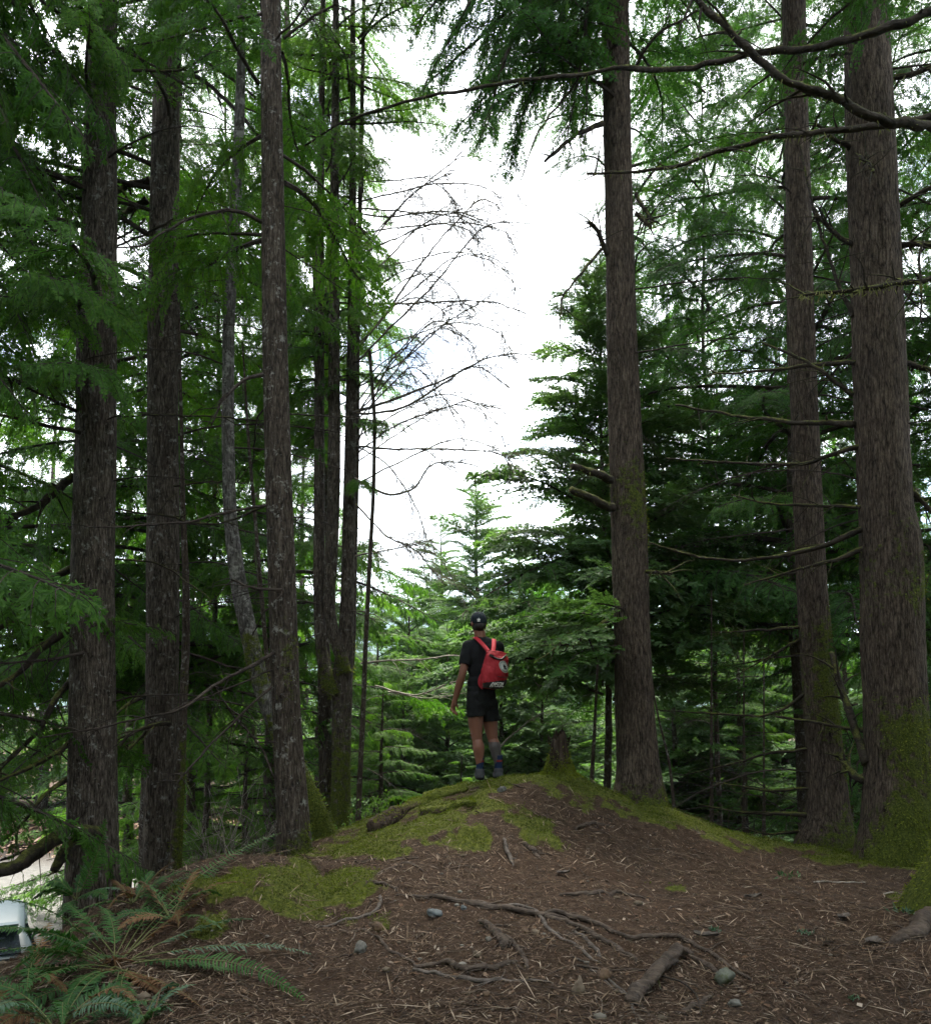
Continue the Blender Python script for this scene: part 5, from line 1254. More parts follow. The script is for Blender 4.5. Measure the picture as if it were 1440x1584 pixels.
def hair(mb): flat(mb, head + [0, 0, -.034] - fw*.016, .0790, .086, .070)
solid('hair', hair, .007, M['hair'], 2, person, (0, 0, 0))
for a_ in (La, Ra):
    mb = MB(); K = 20; zz = np.linspace(.115, -.05, K); p = np.array([a_ + [0, 0, z] for z in zz]); tube(mb, p, np.interp(zz, [-.05, 0, .115], [.042, .041, .046])*(1 + .02*np.sin(np.arange(K)*2.2)), 18)
    sk = link('sock', mb.mesh('sock', [M['sock']], True), person)
    mb = MB(); tube(mb, np.array([a_ + [0, 0, z] for z in (.068, .062, .052, .046)]), [.0440, .0445, .0442, .0436], 18, 0, False); link('sock_band', mb.mesh('sock_band', [M['sock_red']], True), sk)
    def shoe(mb, a_=a_):
        g0 = np.array([a_[0], a_[1], .035]); chain(mb, [g0 - ff*.03, g0 + ff*.07, g0 + ff*.165], [.050, .050, .040]); chain(mb, [a_ - [0, 0, .055], g0], [.054, .05])
    def shoepost(me, co):
        co = co.copy(); co[:, 2] = np.maximum(co[:, 2], .0); return co, (pcent(me)[:, 2] < .022).astype(int)
    solid('shoe', shoe, .007, [M['shoe'], M['sole']], 3, person, (0, 0, 0), shoepost)

# ---------------------------------------------------------------- red backpack worn by the hiker
bc = J(765, 1043, -.20)
pack = thing('backpack', 'red rolled-top backpack with round grey badge on the hiker back', 'backpack', tuple(np.array(person.location) + bc))
pn = norm(np.array([.42, -.90, 0])); ps = np.array([pn[1]*-1, pn[0], 0]); ps = norm(np.array([.90, .42, 0]))    # outward, across
def PK(u, d, z): return ps*u + pn*d + np.array([.10*-z*0, 0, z])     # local pack frame
def bag(mb):
    zs = np.linspace(-.195, .195, 16); n = 26; a = np.arange(n)/n*2*np.pi; V_ = []
    for z in zs:
        f = (z + .195)/.39
        w = .140*np.interp(f, [0, .12, .45, .8, 1], [.78, .93, 1.06, .98, .80]); dp = .088*np.interp(f, [0, .12, .4, .8, 1], [.75, 1.0, 1.12, .72, .25])
        x = np.sign(np.cos(a))*np.abs(np.cos(a))**.62*w; y = np.sign(np.sin(a))*np.abs(np.sin(a))**.7*dp
        k = 1 + .05*fbm(np.cos(a)*2, np.sin(a)*2, z*9, 3)
        V_.append(np.array([PK(x[i]*k[i] + .16*z, y[i]*k[i], z + .03*x[i]/.15*(-.25 + f*.1)) for i in range(n)]))
    V_ = np.vstack(V_); m_ = len(V_); V_ = np.vstack([V_, PK(.03, 0, -.205), PK(-.01, 0, .195)]); j = np.arange(n)
    mb.add(V_, grid_faces(16, n, True), np.vstack([np.stack([np.full(n, m_), (j+1) % n, j], 1), np.stack([np.full(n, m_+1), 15*n + j, 15*n + (j+1) % n], 1)]), 0)
def bagpost(me, co):
    n_ = np.zeros(len(me.vertices)*3); me.vertices.foreach_get('normal', n_); n_ = n_.reshape(-1, 3)
    f = fbm(co[:, 0]*11, co[:, 1]*11, co[:, 2]*8 + co[:, 0]*6, 4); c = pcent(me)
    return co + n_*(.028*f)[:, None], ((c[:, 2] < -.125 + .02*c[:, 0]/.15) & (c @ pn > .0)).astype(int)
bag_o = solid('bag', bag, .007, [M['red_cloth'], M['black_trim']], 5, pack, (0, 0, 0), bagpost)
dv = bpy.context.evaluated_depsgraph_get()
from mathutils.bvhtree import BVHTree
bvh = BVHTree.FromPolygons([v.co[:] for v in bag_o.data.vertices], [p.vertices[:] for p in bag_o.data.polygons])
def on_bag(u, z, off=.004):
    o = Vector(PK(u, .5, z)); h = bvh.ray_cast(o, Vector(-pn)); return (np.array(h[0]) + pn*off) if h[0] is not None else PK(u, .1, z)
def strip(mb, pts, w, th=.004, nrm=None):
    p = curve(pts, 14); T = norm(np.gradient(p, axis=0)); N_ = norm(np.broadcast_to(nrm, p.shape) if nrm is not None else p*0 + pn); S_ = norm(np.cross(T, N_)); N_ = np.cross(S_, T)
    V_ = np.stack([p + S_*w/2, p + S_*w/2 + N_*th, p - S_*w/2 + N_*th, p - S_*w/2], 1).reshape(-1, 3); mb.add(V_, grid_faces(14, 4, True), None, 0)
pl = np.array(pack.location) - np.array(person.location)
def B_(px, py, dy): return J(px, py, dy) - pl
for pts in ([B_(734.5,1000,.06), B_(733.5,992.5,-.02), B_(739,996,-.10), B_(746,1004,-.155), B_(754.5,1014.5,-.195)], [B_(764.5,1000,.14), B_(764.5,994,.05), B_(764,1000,-.05), B_(763,1008,-.13), B_(762,1015,-.18)]):
    mb = MB(); strip(mb, pts, .046, .008, np.array([.1, -.75, .6])); link('strap', mb.mesh('strap', [M['red_strap']], True), pack)
mb = MB(); strip(mb, [B_(745,1050,-.16), B_(742,1058,-.15), B_(742.5,1066,-.15), B_(747,1071,-.17)], .035, .007, np.array([-.5, -.85, 0])); link('strap', mb.mesh('strap', [M['red_strap']], True), pack)
mb = MB()   # rolled black top edge and its buckles
tube(mb, curve([on_bag(-.085, .150, .010), on_bag(-.03, .118, .012), on_bag(.03, .108, .014), on_bag(.085, .140, .012), on_bag(.125, .160, .008)], 18), np.linspace(.011, .009, 18), 8)
ro = link('rolled_edge', mb.mesh('rolled_edge', [M['black_trim']], True), pack)
mb = MB(); box(mb, on_bag(-.075, .146, .016), (.045, .014, .022), 0, Matrix.Rotation(.35, 3, 'Y')); link('buckle', mb.mesh('buckle', [M['black_trim']]), ro)
mb = MB(); tube(mb, curve([PK(-.105, .0, .178), PK(-.05, .012, .190), PK(.05, .012, .186), PK(.12, .0, .172)], 14), .012, 10); link('rolled_top', mb.mesh('rolled_top', [M['red_cloth']], True), pack)
# round badge
mb = MB(); R_, A_ = 7, 24; rr = np.linspace(0, 1, R_)
V_ = np.array([on_bag(.060 + .058*r*math.cos(t) + .012*r*math.sin(t)*-1, .028 + .066*r*math.sin(t), .004) for r in rr for t in np.arange(A_)/A_*2*np.pi])
mb.add(V_, grid_faces(R_, A_, True), None, 0); bd = link('badge', mb.mesh('badge', [M['grey_print']], True), pack)
mb = MB()
for t in np.arange(A_)/A_*2*np.pi:
    q = on_bag(.060 + .046*math.cos(t) - .012*.8*math.sin(t), .028 + .053*math.sin(t), .0055); box(mb, q, (.006, .003, .006), 0)
for u, z, s in ((.066, .03, .014), (.055, .045, .009), (.075, .008, .010), (.060, .012, .008), (.05, .028, .008)):
    q = on_bag(u, z, .006); ellipsoid(mb, q, [s*.8, .004, s], 6, 8)
link('badge_mark', mb.mesh('badge_mark', [M['black_trim']]), bd)
# white slanted letters on the black panel
GL = {'A': [((0,0),(.5,1)),((.5,1),(1,0)),((.22,.38),(.78,.38))], 'M': [((0,0),(0,1)),((0,1),(.5,.35)),((.5,.35),(1,1)),((1,1),(1,0))], 'S': [((1,.95),(.1,.95)),((.1,.95),(.05,.55)),((.05,.55),(.95,.48)),((.95,.48),(.95,.05)),((.95,.05),(0,.05))], 'O': [((0,.05),(0,.95)),((0,.95),(1,.95)),((1,.95),(1,.05)),((1,.05),(0,.05))], 'I': [((.5,0),(.5,1))], 'L': [((0,1),(0,.05)),((0,.05),(1,.05))]}
u0 = -.098
for ch in 'AMSOIL':
    mb = MB(); w = .022 if ch != 'I' else .008
    for (x1, y1), (x2, y2) in GL[ch]:
        n_ = 4
        q = []
        for k in range(n_):
            xx, yy = x1 + (x2-x1)*k/(n_-1), y1 + (y2-y1)*k/(n_-1); q.append(on_bag(u0 + w*xx + .014*yy, -.184 + .046*yy, .004))
        tube(mb, q, .0042, 5)
    link('letter', mb.mesh('letter', [M['white_print']]), pack); u0 += w + .0085
mb = MB(); tube(mb, curve([on_bag(-.02, -.075, .002), on_bag(.04, -.082, .003), on_bag(.11, -.078, .002)], 10), .004, 6); link('zip', mb.mesh('zip', [M['black_trim']], True), pack)

# ---------------------------------------------------------------- broken stump on its mossy mound
sp0 = ground_at(865, 1203); sz = float(height(sp0[0], sp0[1])); SS = sp0[1]/F_PX
stump = thing('tree_stump', 'broken rotten stump standing on the mossy mound right of the hiker', 'stump', (sp0[0], sp0[1], sz))
ns = 44; zs = np.linspace(-.15, .475, 40); a = np.arange(ns)/ns*2*np.pi
hz_ = zs[:, None]
rad = np.interp(zs, [-.15, 0, .06, .14, .25, .38, .475], [.30, .185, .135, .112, .098, .086, .072])[:, None]
R = rad*(1 + .10*fbm(np.cos(a)*2.5 + 3, np.sin(a)*2.5, hz_*1.5, 3) + .10*fbm(np.cos(a)*7, np.sin(a)*7, hz_*1.2, 3) + .25*np.exp(-np.clip(hz_, 0, 9)/.1)*np.cos(a*4 + 1))
topj = .475 + .09*fbm(np.cos(a)*2.2 + 1, np.sin(a)*2.2, 2.2, 3) - .10*np.clip(-np.cos(a - .2), 0, 1)
Z = hz_ + np.clip((hz_ - .25)/.225, 0, 1)*(topj - .475)
Vt = np.stack([R*np.cos(a), R*np.sin(a), Z], -1); rin = R[-1]*.72
inn = np.stack([rin*np.cos(a), rin*np.sin(a), Z[-1] - .06 - .05*np.abs(np.sin(a*3))], -1)
allv = np.concatenate([Vt.reshape(-1, 3), inn]); mb = MB(); mb.add(allv, grid_faces(41, ns, True)); cidx = len(allv)
mb.add(np.vstack([inn, [[0, 0, .33]]]), None, np.stack([np.full(ns, ns), (np.arange(ns)), (np.arange(ns)+1) % ns], 1))
m = NT('rotten_stump_wood'); oc = m.obj()
w_ = m.noise(m.obj((34, 34, 3.5)), 1, 5, .6); col = m.ramp(w_, [(.3, (.012,.009,.007)), (.52, (.042,.030,.022)), (.75, (.10,.076,.056))])
at_ = m.n('ShaderNodeAttribute', attribute_name='moss').outputs['Fac']
col = m.mix(m.ramp(m.math('ADD', at_, m.math('SUBTRACT', m.noise(oc, 16, 5, .65), .5)), [(.4, 0.0), (.62, 1.0)]), col, m.ramp(m.noise(oc, 60, 3), [(.3, (.04,.052,.01)), (.7, (.12,.135,.025))]))
M['stump'] = m.done(m.bsdf(col, .92, .12, m.bump(w_, 1.0, .03)))
me = mb.mesh('stump_body', [M['stump']], True); av = np.zeros(len(me.vertices)*3); me.vertices.foreach_get('co', av); av = av.reshape(-1, 3)
mo = np.clip(1.15 - av[:, 2]/.15, 0, 1) + .45*np.clip((av[:, 0]/.1), 0, 1)*np.clip(1 - av[:, 2]/.5, 0, 1)
me.attributes.new('moss', 'FLOAT', 'POINT').data.foreach_set('value', mo.astype(np.float32)); link('stump_body', me, stump)
for sg in (-1, 1):
    mb = MB()
    for k in range(3):
        q0 = np.array([sg*.085, -.02 + .02*k, .40 - .03*k]); tube(mb, [q0, q0 + [sg*.025, 0, .02], q0 + [sg*.035, 0, .055]], [.014, .009, .002], 6)
    link('splinter', mb.mesh('splinter', [M['stump']], True), stump)
g = np.random.default_rng(3); n = 2600; th = g.random(n)*6.283; hh = np.abs(g.normal(0, .11, n)); rr = np.interp(hh, [0, .06, .14, .25, .5], [.24, .16, .125, .105, .09])
mb = MB(); B = np.stack([rr*np.cos(th), rr*np.sin(th), hh], -1); D = np.stack([np.cos(th), np.sin(th), .5 + 0*th], -1); kites(mb, B, D + g.normal(0, .5, B.shape), g.normal(0, 1, B.shape), .014 + .022*g.random(n), .006 + .007*g.random(n))
link('moss', mb.mesh('moss', [M['moss']]), stump, kind='stuff')
# little cut block at the foot of the crest trunk
cb = ground_at(930, 1216); cz = float(height(cb[0], cb[1])); blk = thing('wood_block', 'small mossy cut block beside the crest trunk', 'stump', (cb[0]+.02, cb[1]+.45, cz+.0))
mb = MB(); tube(mb, [[0,0,-.2],[0,0,.0],[0,0,.075]], [.06,.055,.052], 12, 0, True, 1, .2); me = mb.mesh('block_body', [M['stump']], False); me.attributes.new('moss', 'FLOAT', 'POINT').data.foreach_set('value', np.full(len(me.vertices), .6, np.float32)); link('block_body', me, blk)
mb = MB(); n = 160; th = g.random(n)*6.28; r_ = .05*np.sqrt(g.random(n)); kites(mb, np.stack([r_*np.cos(th), r_*np.sin(th), np.full(n, .074)], -1), g.normal(0, .4, (n, 3)) + [0, 0, 1], g.normal(0, 1, (n, 3)), .02, .01); link('moss', mb.mesh('moss', [M['moss']]), blk, kind='stuff')

# ---------------------------------------------------------------- surface roots
RGp = 'roots laid bare across the path'
def root(label, pix, rad, mat='root', seed=0, sink=.25, ns=9, arch=0.0, name='tree_root'):
    g = np.random.default_rng(seed); q = np.array([ground_at(px, py) for px, py in pix]); n = max(40, 15*len(pix)); p = curve(q, n)
    r = 1.2*np.interp(np.linspace(0, 1, n), np.linspace(0, 1, len(rad)), rad); f = np.linspace(0, 1, n)
    p[:, 2] = np.convolve(np.pad(height(p[:, 0], p[:, 1], True), 2, 'edge'), np.ones(5)/5, 'valid') + r*(1 - 2*sink) + arch*np.sin(f*np.pi)
    p[:2, 2] -= r[:2]*1.2; p[-2:, 2] -= r[-2:]*1.6
    p = p + np.stack([.010*fbm(f*9 + seed, 0*f, k*5.0) for k in range(3)], -1)*(r[:, None]/.014)
    b = p[n//2].copy(); mb = MB(); tube(mb, p - b, r, ns, 0, True, .85, .55)
    for k in range(4):
        j = g.integers(3, n-3); d = norm(np.array([g.normal(), g.normal(), -.15])); tube(mb, p[j] - b + d*np.linspace(0, g.uniform(.06, .22), 5)[:, None] + g.normal(0, .006, (5, 3)).cumsum(0), np.linspace(r[j]*.35, .0015, 5), 4, 0, False)
    o = link(name, mb.mesh(name, [M[mat]], True), None, tuple(b)); tag(o, label, 'root', RGp); return o
for i, a in enumerate([
    ('long dark root running across the middle of the path', [(610,1386),(650,1391),(690,1393),(740,1402),(790,1411),(840,1418),(880,1424)], [.006,.010,.016,.022,.022,.016,.010], 'root'),
    ('brown root sweeping right and down from the middle of the path', [(838,1419),(870,1417),(905,1427),(950,1444),(1000,1453),(1032,1450),(1066,1460),(1100,1478),(1135,1504),(1165,1520)], [.014,.017,.017,.016,.015,.014,.014,.012,.010,.006], 'root'),
    ('thinner root bending down below the long dark root', [(770,1401),(805,1403),(832,1414),(845,1436),(872,1458),(905,1478),(930,1492)], [.007,.010,.012,.012,.011,.009,.005], 'root_grey'),
    ('root diving into the hollow right of the path middle', [(840,1422),(885,1432),(925,1453),(955,1472),(985,1492)], [.014,.017,.018,.018,.012], 'root'),
    ('short root in shadow beside the diving root', [(885,1440),(905,1455),(922,1472),(928,1482)], [.012,.013,.012,.007], 'root_grey'),
    ('thick broken root end pointing at the camera in mid path', [(742,1425),(758,1438),(772,1453),(782,1468)], [.012,.022,.026,.024], 'root'),
    ('slim root leaning on the thick broken root end', [(778,1448),(795,1465),(810,1485),(818,1500)], [.012,.014,.013,.008], 'root'),
    ('low root lying across the lower path, nearest its left end', [(640,1499),(680,1495),(730,1498),(780,1495),(800,1490)], [.010,.015,.016,.014,.008], 'root'),
    ('thin root below the low root on the lower path', [(636,1500),(670,1506),(710,1515),(745,1523),(800,1520),(860,1523)], [.009,.010,.011,.013,.012,.005], 'root_grey'),
    ('dark root half buried below the right of the crest', [(862,1386),(900,1384),(930,1382),(960,1384),(1000,1392)], [.008,.016,.018,.014,.006], 'root'),
    ('grey curved root hooked under the mossy bank', [(588,1387),(587,1400),(576,1415),(555,1424),(525,1429),(490,1435)], [.010,.013,.013,.012,.010,.006], 'root_grey'),
    ('wandering thin root from the mossy bank to the lower path', [(560,1438),(588,1455),(605,1474),(630,1485),(648,1500)], [.007,.010,.010,.009,.007], 'root'),
    ('loop of root at the right tip of the mossy bank', [(562,1374),(572,1366),(584,1370),(596,1371),(615,1381)], [.008,.012,.013,.011,.006], 'root'),
    ('thin dark root along the foot of the mossy slope', [(545,1334),(580,1331),(620,1331),(650,1330)], [.006,.009,.009,.005], 'root'),
    ('thin root under the first on the mossy slope foot', [(612,1338),(640,1340),(655,1350)], [.008,.010,.004], 'root'),
    ('root running down from the moss patch in the middle of the slope', [(780,1298),(783,1312),(790,1330),(794,1342)], [.012,.016,.013,.006], 'root_grey'),
    ('root stub at the right corner of the moss patch', [(812,1308),(826,1318),(836,1328)], [.018,.022,.010], 'root'),
    ('pale thin root winding down the lower right path', [(905,1492),(930,1510),(955,1530),(975,1552),(990,1578)], [.004,.006,.008,.008,.005], 'root_grey'),
    ('second pale thin root crossing beside it', [(880,1478),(910,1500),(945,1530),(980,1552),(1020,1580)], [.004,.005,.006,.006,.004], 'root_grey'),
    ('dark small root below the mossy foot of the crest trunk', [(890,1285),(905,1278),(925,1276),(950,1282)], [.010,.016,.015,.006], 'root')]):
    root(*a, seed=i)
root('stout smooth root arching out of the ground at the lower right', [(976,1556),(990,1540),(1012,1522),(1036,1500),(1052,1484),(1066,1480)], [.026,.030,.030,.031,.032,.022], 'root', 40, .16, 16, .03)
root('straight root edge running down from the arching root', [(1055,1474),(1080,1490),(1105,1507),(1140,1530),(1165,1548)], [.014,.015,.013,.010,.006], 'root', 41, .1)
root('dark root behind the oval stone', [(1040,1570),(1060,1572),(1080,1560),(1100,1545)], [.008,.014,.015,.010], 'root', 42, .1)
root('smooth thick root end at the right edge', [(1470,1418),(1440,1433),(1412,1449),(1378,1466)], [.06,.053,.042,.022], 'root', 43, .16, 16)
# decayed mossy logs that edge the crest on the left
for i, (lab, pix, r0, r1) in enumerate([('rotten mossy log edging the crest left of the hiker', [(572,1290),(610,1268),(650,1247),(690,1231),(722,1222)], .085, .06), ('short rotten mossy log just below the crest log', [(650,1262),(690,1256),(735,1250)], .06, .04)]):
    q = np.array([ground_at(*a) for a in pix]); p = curve(q, 60); p[:, 2] = np.convolve(np.pad(height(p[:, 0], p[:, 1]), 4, 'edge'), np.ones(9)/9, 'valid') + .03; b = p[30].copy(); b[2] -= .03
    f = np.linspace(0, 1, 60); r = np.linspace(r0, r1, 60)*(1 + .35*fbm(f*14, 0*f, i, 3)); r[[0, -1]] *= .7
    t = thing('rotten_log', lab, 'log', tuple(b)); mb = MB(); tube(mb, p - b, r, 18, 0, True, .8, .8); me = mb.mesh('log_body', [M['stump']], True)
    av = np.zeros(len(me.vertices)*3); me.vertices.foreach_get('co', av); av = av.reshape(-1, 3); me.attributes.new('moss', 'FLOAT', 'POINT').data.foreach_set('value', np.clip(.35 + av[:, 2]*6, 0, .9).astype(np.float32)); link('log_body', me, t)
    g = np.random.default_rng(i+5); n = 1500; k = g.integers(0, 60, n); a = g.normal(1.57, .8, n); T, S_, N_ = frames(p - b); d = S_[k]*np.cos(a)[:, None] + N_[k]*np.sin(a)[:, None]*.8
    keep = fbm(p[k, 0]*7, p[k, 1]*7, a, 3) > -.1; mb = MB(); kites(mb, ((p - b)[k] + d*(r[k]*.95)[:, None])[keep], (d + g.normal(0, .5, d.shape))[keep], g.normal(0, 1, d.shape)[keep], .01 + .018*g.random(keep.sum()), .005 + .006*g.random(keep.sum())); link('moss', mb.mesh('moss', [M['moss']]), t, kind='stuff')
# fallen sticks
for i, (lab, pix, r, mt) in enumerate([('straight pale stick lying before the mossy trunks', [(1258,1368),(1300,1367),(1338,1367)], .008, 'twig_pale'), ('short pale stick left of the mossy foot at the right edge', [(1366,1386),(1400,1384)], .007, 'twig_pale'), ('thin grey stick lying on the mossy slope right of the crest trunk', [(1040,1266),(1070,1284),(1092,1297),(1110,1309)], .010, 'twig_grey'), ('thin dark twig standing over the arching root', [(1003,1505),(1014,1524),(1022,1536)], .006, 'twig_grey'),
    ('thin twig laid over the arching root', [(1015,1515),(1040,1532),(1075,1552),(1085,1575)], .006, 'twig'), ('dark stick right of the hiker boots', [(780,1212),(800,1217),(812,1220)], .010, 'root')]):
    q = np.array([ground_at(*a) for a in pix]); p = curve(q, 14); p[:, 2] = height(p[:, 0], p[:, 1]) + r*1.2 + (.05*np.sin(np.linspace(0, 3.14, 14)) if 'over' in lab else 0)
    b = p[7].copy(); mb = MB(); tube(mb, p - b, np.linspace(r, r*.55, 14), 7, 0, True, 1, .3); tag(link('stick', mb.mesh('stick', [M[mt]], True), None, tuple(b)), lab, 'stick', 'sticks on the ground')
# rocks
def rock_mat(name, c1, c2, moss=0.0):
    m = NT(name); oc = m.obj(); col = m.ramp(m.noise(oc, 18, 5, .65), [(.35, c1), (.65, c2)])
    if moss: col = m.mix(m.ramp(m.noise(oc, 22, 4), [(.5, 0.0), (.62, moss)]), col, (.06, .08, .02))
    return m.done(m.bsdf(col, .7, .3, m.bump(m.noise(oc, 60, 4), .4, .005)))
M['rock_blue'] = rock_mat('blue_grey_stone', (.06,.070,.074), (.12,.135,.14)); M['rock_tan'] = rock_mat('tan_stone', (.08,.058,.04), (.15,.115,.08)); M['rock_grey'] = rock_mat('grey_stone', (.065,.062,.054), (.135,.13,.115)); M['rock_rust'] = rock_mat('rusty_stone', (.055,.034,.022), (.12,.074,.042)); M['rock_dark'] = rock_mat('dark_stone', (.05,.05,.046), (.10,.10,.092)); M['rock_oval'] = rock_mat('greenish_stone', (.07,.076,.060), (.14,.148,.12), .6)
for i, (lab, px, py, w, d, h, mt, rz) in enumerate([
    ('bluish stone on the left of the path, above the others', 671,1417,.052,.04,.03,'rock_blue',.3), ('pale grey angular stone left of the path', 558,1471,.04,.034,.035,'rock_grey',.8), ('small blue-green chip just above the long dark root', 717,1409,.018,.016,.02,'rock_blue',.2), ('oval greenish stone leaning in the hollow by the arching root', 1116,1521,.075,.038,.042,'rock_oval',2.2),
    ('pale tan stone standing on end on the lower path', 895,1536,.032,.026,.05,'rock_tan',.4), ('brown rounded stone at the right of the lower path', 934,1514,.04,.034,.032,'rock_rust',.1), ('pale oval pebble beside the thick broken root end', 756,1457,.022,.018,.016,'rock_grey',.5), ('tan pebble in the middle of the pebble patch', 738,1480,.024,.022,.018,'rock_tan',.9), 
    ('orange pebble low on the path', 752,1541,.02,.018,.016,'rock_rust',.3), ('rusty stone under the mossy bank', 585,1441,.038,.034,.036,'rock_rust',.2), ('rusty stone beside the diving root', 812,1443,.024,.02,.02,'rock_rust',.2), ('ochre stone beside the diving root', 828,1445,.028,.024,.022,'rock_tan',.1), ('grey stone at the bottom edge below the arching root', 1136,1556,.036,.028,.02,'rock_grey',.4), ('grey stone set in the crest at the hiker feet', 776,1226,.045,.03,.035,'rock_dark',.2), ]):
    q = ground_at(px, py); mb = MB(); ellipsoid(mb, [0, 0, 0], [w, d, h], 14, 20, 0, .75, i*3.1); o = link('rock', mb.mesh('rock', [M[mt]], True), None, (q[0], q[1], float(height(q[0], q[1])) + h*.35)); o.rotation_euler = (.2*math.sin(i), (.9 if 'oval greenish' in lab else .15*math.cos(i*2)), rz); tag(o, lab, 'rock', 'stones in the path')
# slabs of fallen bark and big leaves
for i, (lab, px, py, ln, w, a) in enumerate([('long slab of pale fallen bark on the right of the path', 1092,1452,.16,.05,-.6), ('pale leaf of bark near the centre right', 1165,1391,.13,.045,-.1), ('small curled bark piece lower right of the mossy trunks', 1305,1424,.09,.05,.2), ('curled brown leaf near the right edge', 1350,1462,.10,.07,.3), ('pale flake below the mossy middle slope', 872,1354,.10,.04,.1)]):
    q = ground_at(px, py); K = 8; u = np.linspace(-1, 1, K); g = np.random.default_rng(i+90); V_ = []
    for s in u:
        for v in np.linspace(-1, 1, 5): V_.append([s*ln/2 + g.normal(0, .003), v*w/2*(1 - .5*s*s) + g.normal(0, .003), .012*v*v + .010*s*s + g.normal(0, .0025)])
    V_ = np.array(V_); V_ = np.vstack([V_, V_ - [0, 0, .005]]); f = grid_faces(K, 5, False); mb = MB(); mb.add(V_, np.vstack([f, f[:, ::-1] + K*5]))
    o = link('bark_slab', mb.mesh('bark_slab', [M['root_grey']]), None, (q[0], q[1], float(height(q[0], q[1])) + .018)); o.rotation_euler = (.1, -.1, a); tag(o, lab, 'bark', 'bark and leaves on the path')
# tiny seedlings
for i, (lab, px, py, s) in enumerate([('tiny green seedling in the middle of the needle floor on the right', 1245,1450,.06), ('small dark green sprig before the mossy trunks', 1220,1362,.11), ('tiny seedling near the lower right corner', 1318,1553,.05), ('small leaves before the mossy foot at the right edge', 1400,1420,.09), ('tiny sprig beside the long bark slab', 1106,1445,.06)]):
    q = ground_at(px, py); g = np.random.default_rng(i+50); t = thing('seedling', lab, 'seedling', (q[0], q[1], float(height(q[0], q[1]))), 'seedlings'); n = 26
    mb = MB(); kites(mb, g.normal(0, s*.35, (n, 3))*[1, 1, .1] + [0, 0, s*.3], g.normal(0, 1, (n, 3)) + [0, 0, .8], g.normal(0, .4, (n, 3)) + [0, 0, 1], s*.5*(.6 + .7*g.random(n)), s*.16); link('leaves', mb.mesh('leaves', [M['fern_pale' if i != 1 else 'fern']]), t)
    mb = MB(); tube(mb, [[0, 0, -.01], [0, 0, s*.4]], .002, 4); link('stem', mb.mesh('stem', [M['twig']]), t)

# ---------------------------------------------------------------- sword ferns
def frond(t, a, b, lift, seed, mat='fern', npin=30, plen=.085, pw=.014, stalk=.18, curl=.0, roll=0.0, side=None):
    g = np.random.default_rng(seed); a, b = np.asarray(a, float), np.asarray(b, float); base = np.array(t.location); dirn = norm(b - a); lat0 = norm(np.cross(dirn, [0, 0, 1.0]))
    bend = (g.normal(0, .10) if side is None else side)*np.linalg.norm(b - a)
    mid = a*.45 + b*.55 + [0, 0, lift] + lat0*bend; u = np.linspace(0, 1, 28)[:, None]; p = (1-u)**2*a + 2*u*(1-u)*mid + u*u*b; p = p + .012*np.stack([fbm(u[:, 0]*4 + seed, 0*u[:, 0], k*3.3, 2) for k in range(3)], -1)*u
    mb = MB(); tube(mb, p - base, np.linspace(.0042, .0012, 28), 5, 0, False)
    q = stalk + (1 - stalk)*(np.arange(npin) + .5)/npin; s = np.linspace(0, 1, 28)
    c = np.stack([np.interp(q, s, p[:, k]) for k in range(3)], -1); T = norm(np.stack([np.interp(q, s, np.gradient(p[:, k])) for k in range(3)], -1))
    S_ = norm(np.cross(T, [0, 0, 1.0])); N_ = np.cross(S_, T); rr = roll + g.normal(0, .30) + (q*g.normal(0, .5)); cr, sr = np.cos(rr)[:, None], np.sin(rr)[:, None]; S_, N_ = S_*cr + N_*sr, N_*cr - S_*sr
    f = (q - stalk)/(1 - stalk); ln0 = plen*(np.minimum(1, .5 + f*2.0)*(1 - f)**.6 + .05)
    for sd in (1, -1):
        keep = g.random(npin) > .05; n_ = int(keep.sum()); ln = (ln0*g.uniform(.8, 1.12, npin))[keep]; cc, TT, SS, NN = c[keep], T[keep], S_[keep], N_[keep]; V_ = []
        d0 = norm(SS*sd*.90 + TT*g.normal(.42, .10, (n_, 1)) + NN*g.normal(.10, .16, (n_, 1)))
        dr = g.uniform(.10, .45, (n_, 1)) + curl
        for k, (x, w) in enumerate(((0, .5), (.25, 1), (.62, .78), (1, .03))):
            ctr = cc + d0*(ln*x)[:, None] + TT*(.16*ln*x*x)[:, None] - NN*(dr[:, 0]*ln*x*x)[:, None]; wv = norm(np.cross(NN + g.normal(0, .12, NN.shape)*(k > 0), d0))*(pw*w/2)
            V_ += [ctr + wv, ctr + NN*pw*.12, ctr - wv]
        V_ = np.stack(V_, 1) - base; fc = []
        for k in range(3):
            for e in range(2): fc.append([k*3+e, k*3+e+1, (k+1)*3+e+1, (k+1)*3+e])
        mb.add(V_.reshape(-1, 3), (np.arange(n_)[:, None, None]*12 + np.array(fc)[None]).reshape(-1, 4), None, 1)
    return link('frond', mb.mesh('frond', [M['fern_stalk'], M[mat]], True), t)
M['fern_stalk'] = simple('fern_stalk_green', (.10,.11,.035), .6, .3, .3, 30)
M['fern_dead'] = foliage_mat('withered_fern_leaf', (.06,.030,.014), (.12,.062,.028), (.19,.11,.055), .25, (1.1, 1.0, .6), .15)
def grounded(a, b):
    A_, B2 = P(*a), P(*b); A_[2] = max(A_[2], float(height(A_[0], A_[1])) - .02); B2[2] = max(B2[2], float(height(B2[0], B2[1])) + .03); return A_, B2
fa = ground_at(176, 1492); fa[2] = height(fa[0], fa[1])
f1 = thing('sword_fern', 'big sword fern sprawling over the bank in the lower left corner', 'fern', tuple(fa))
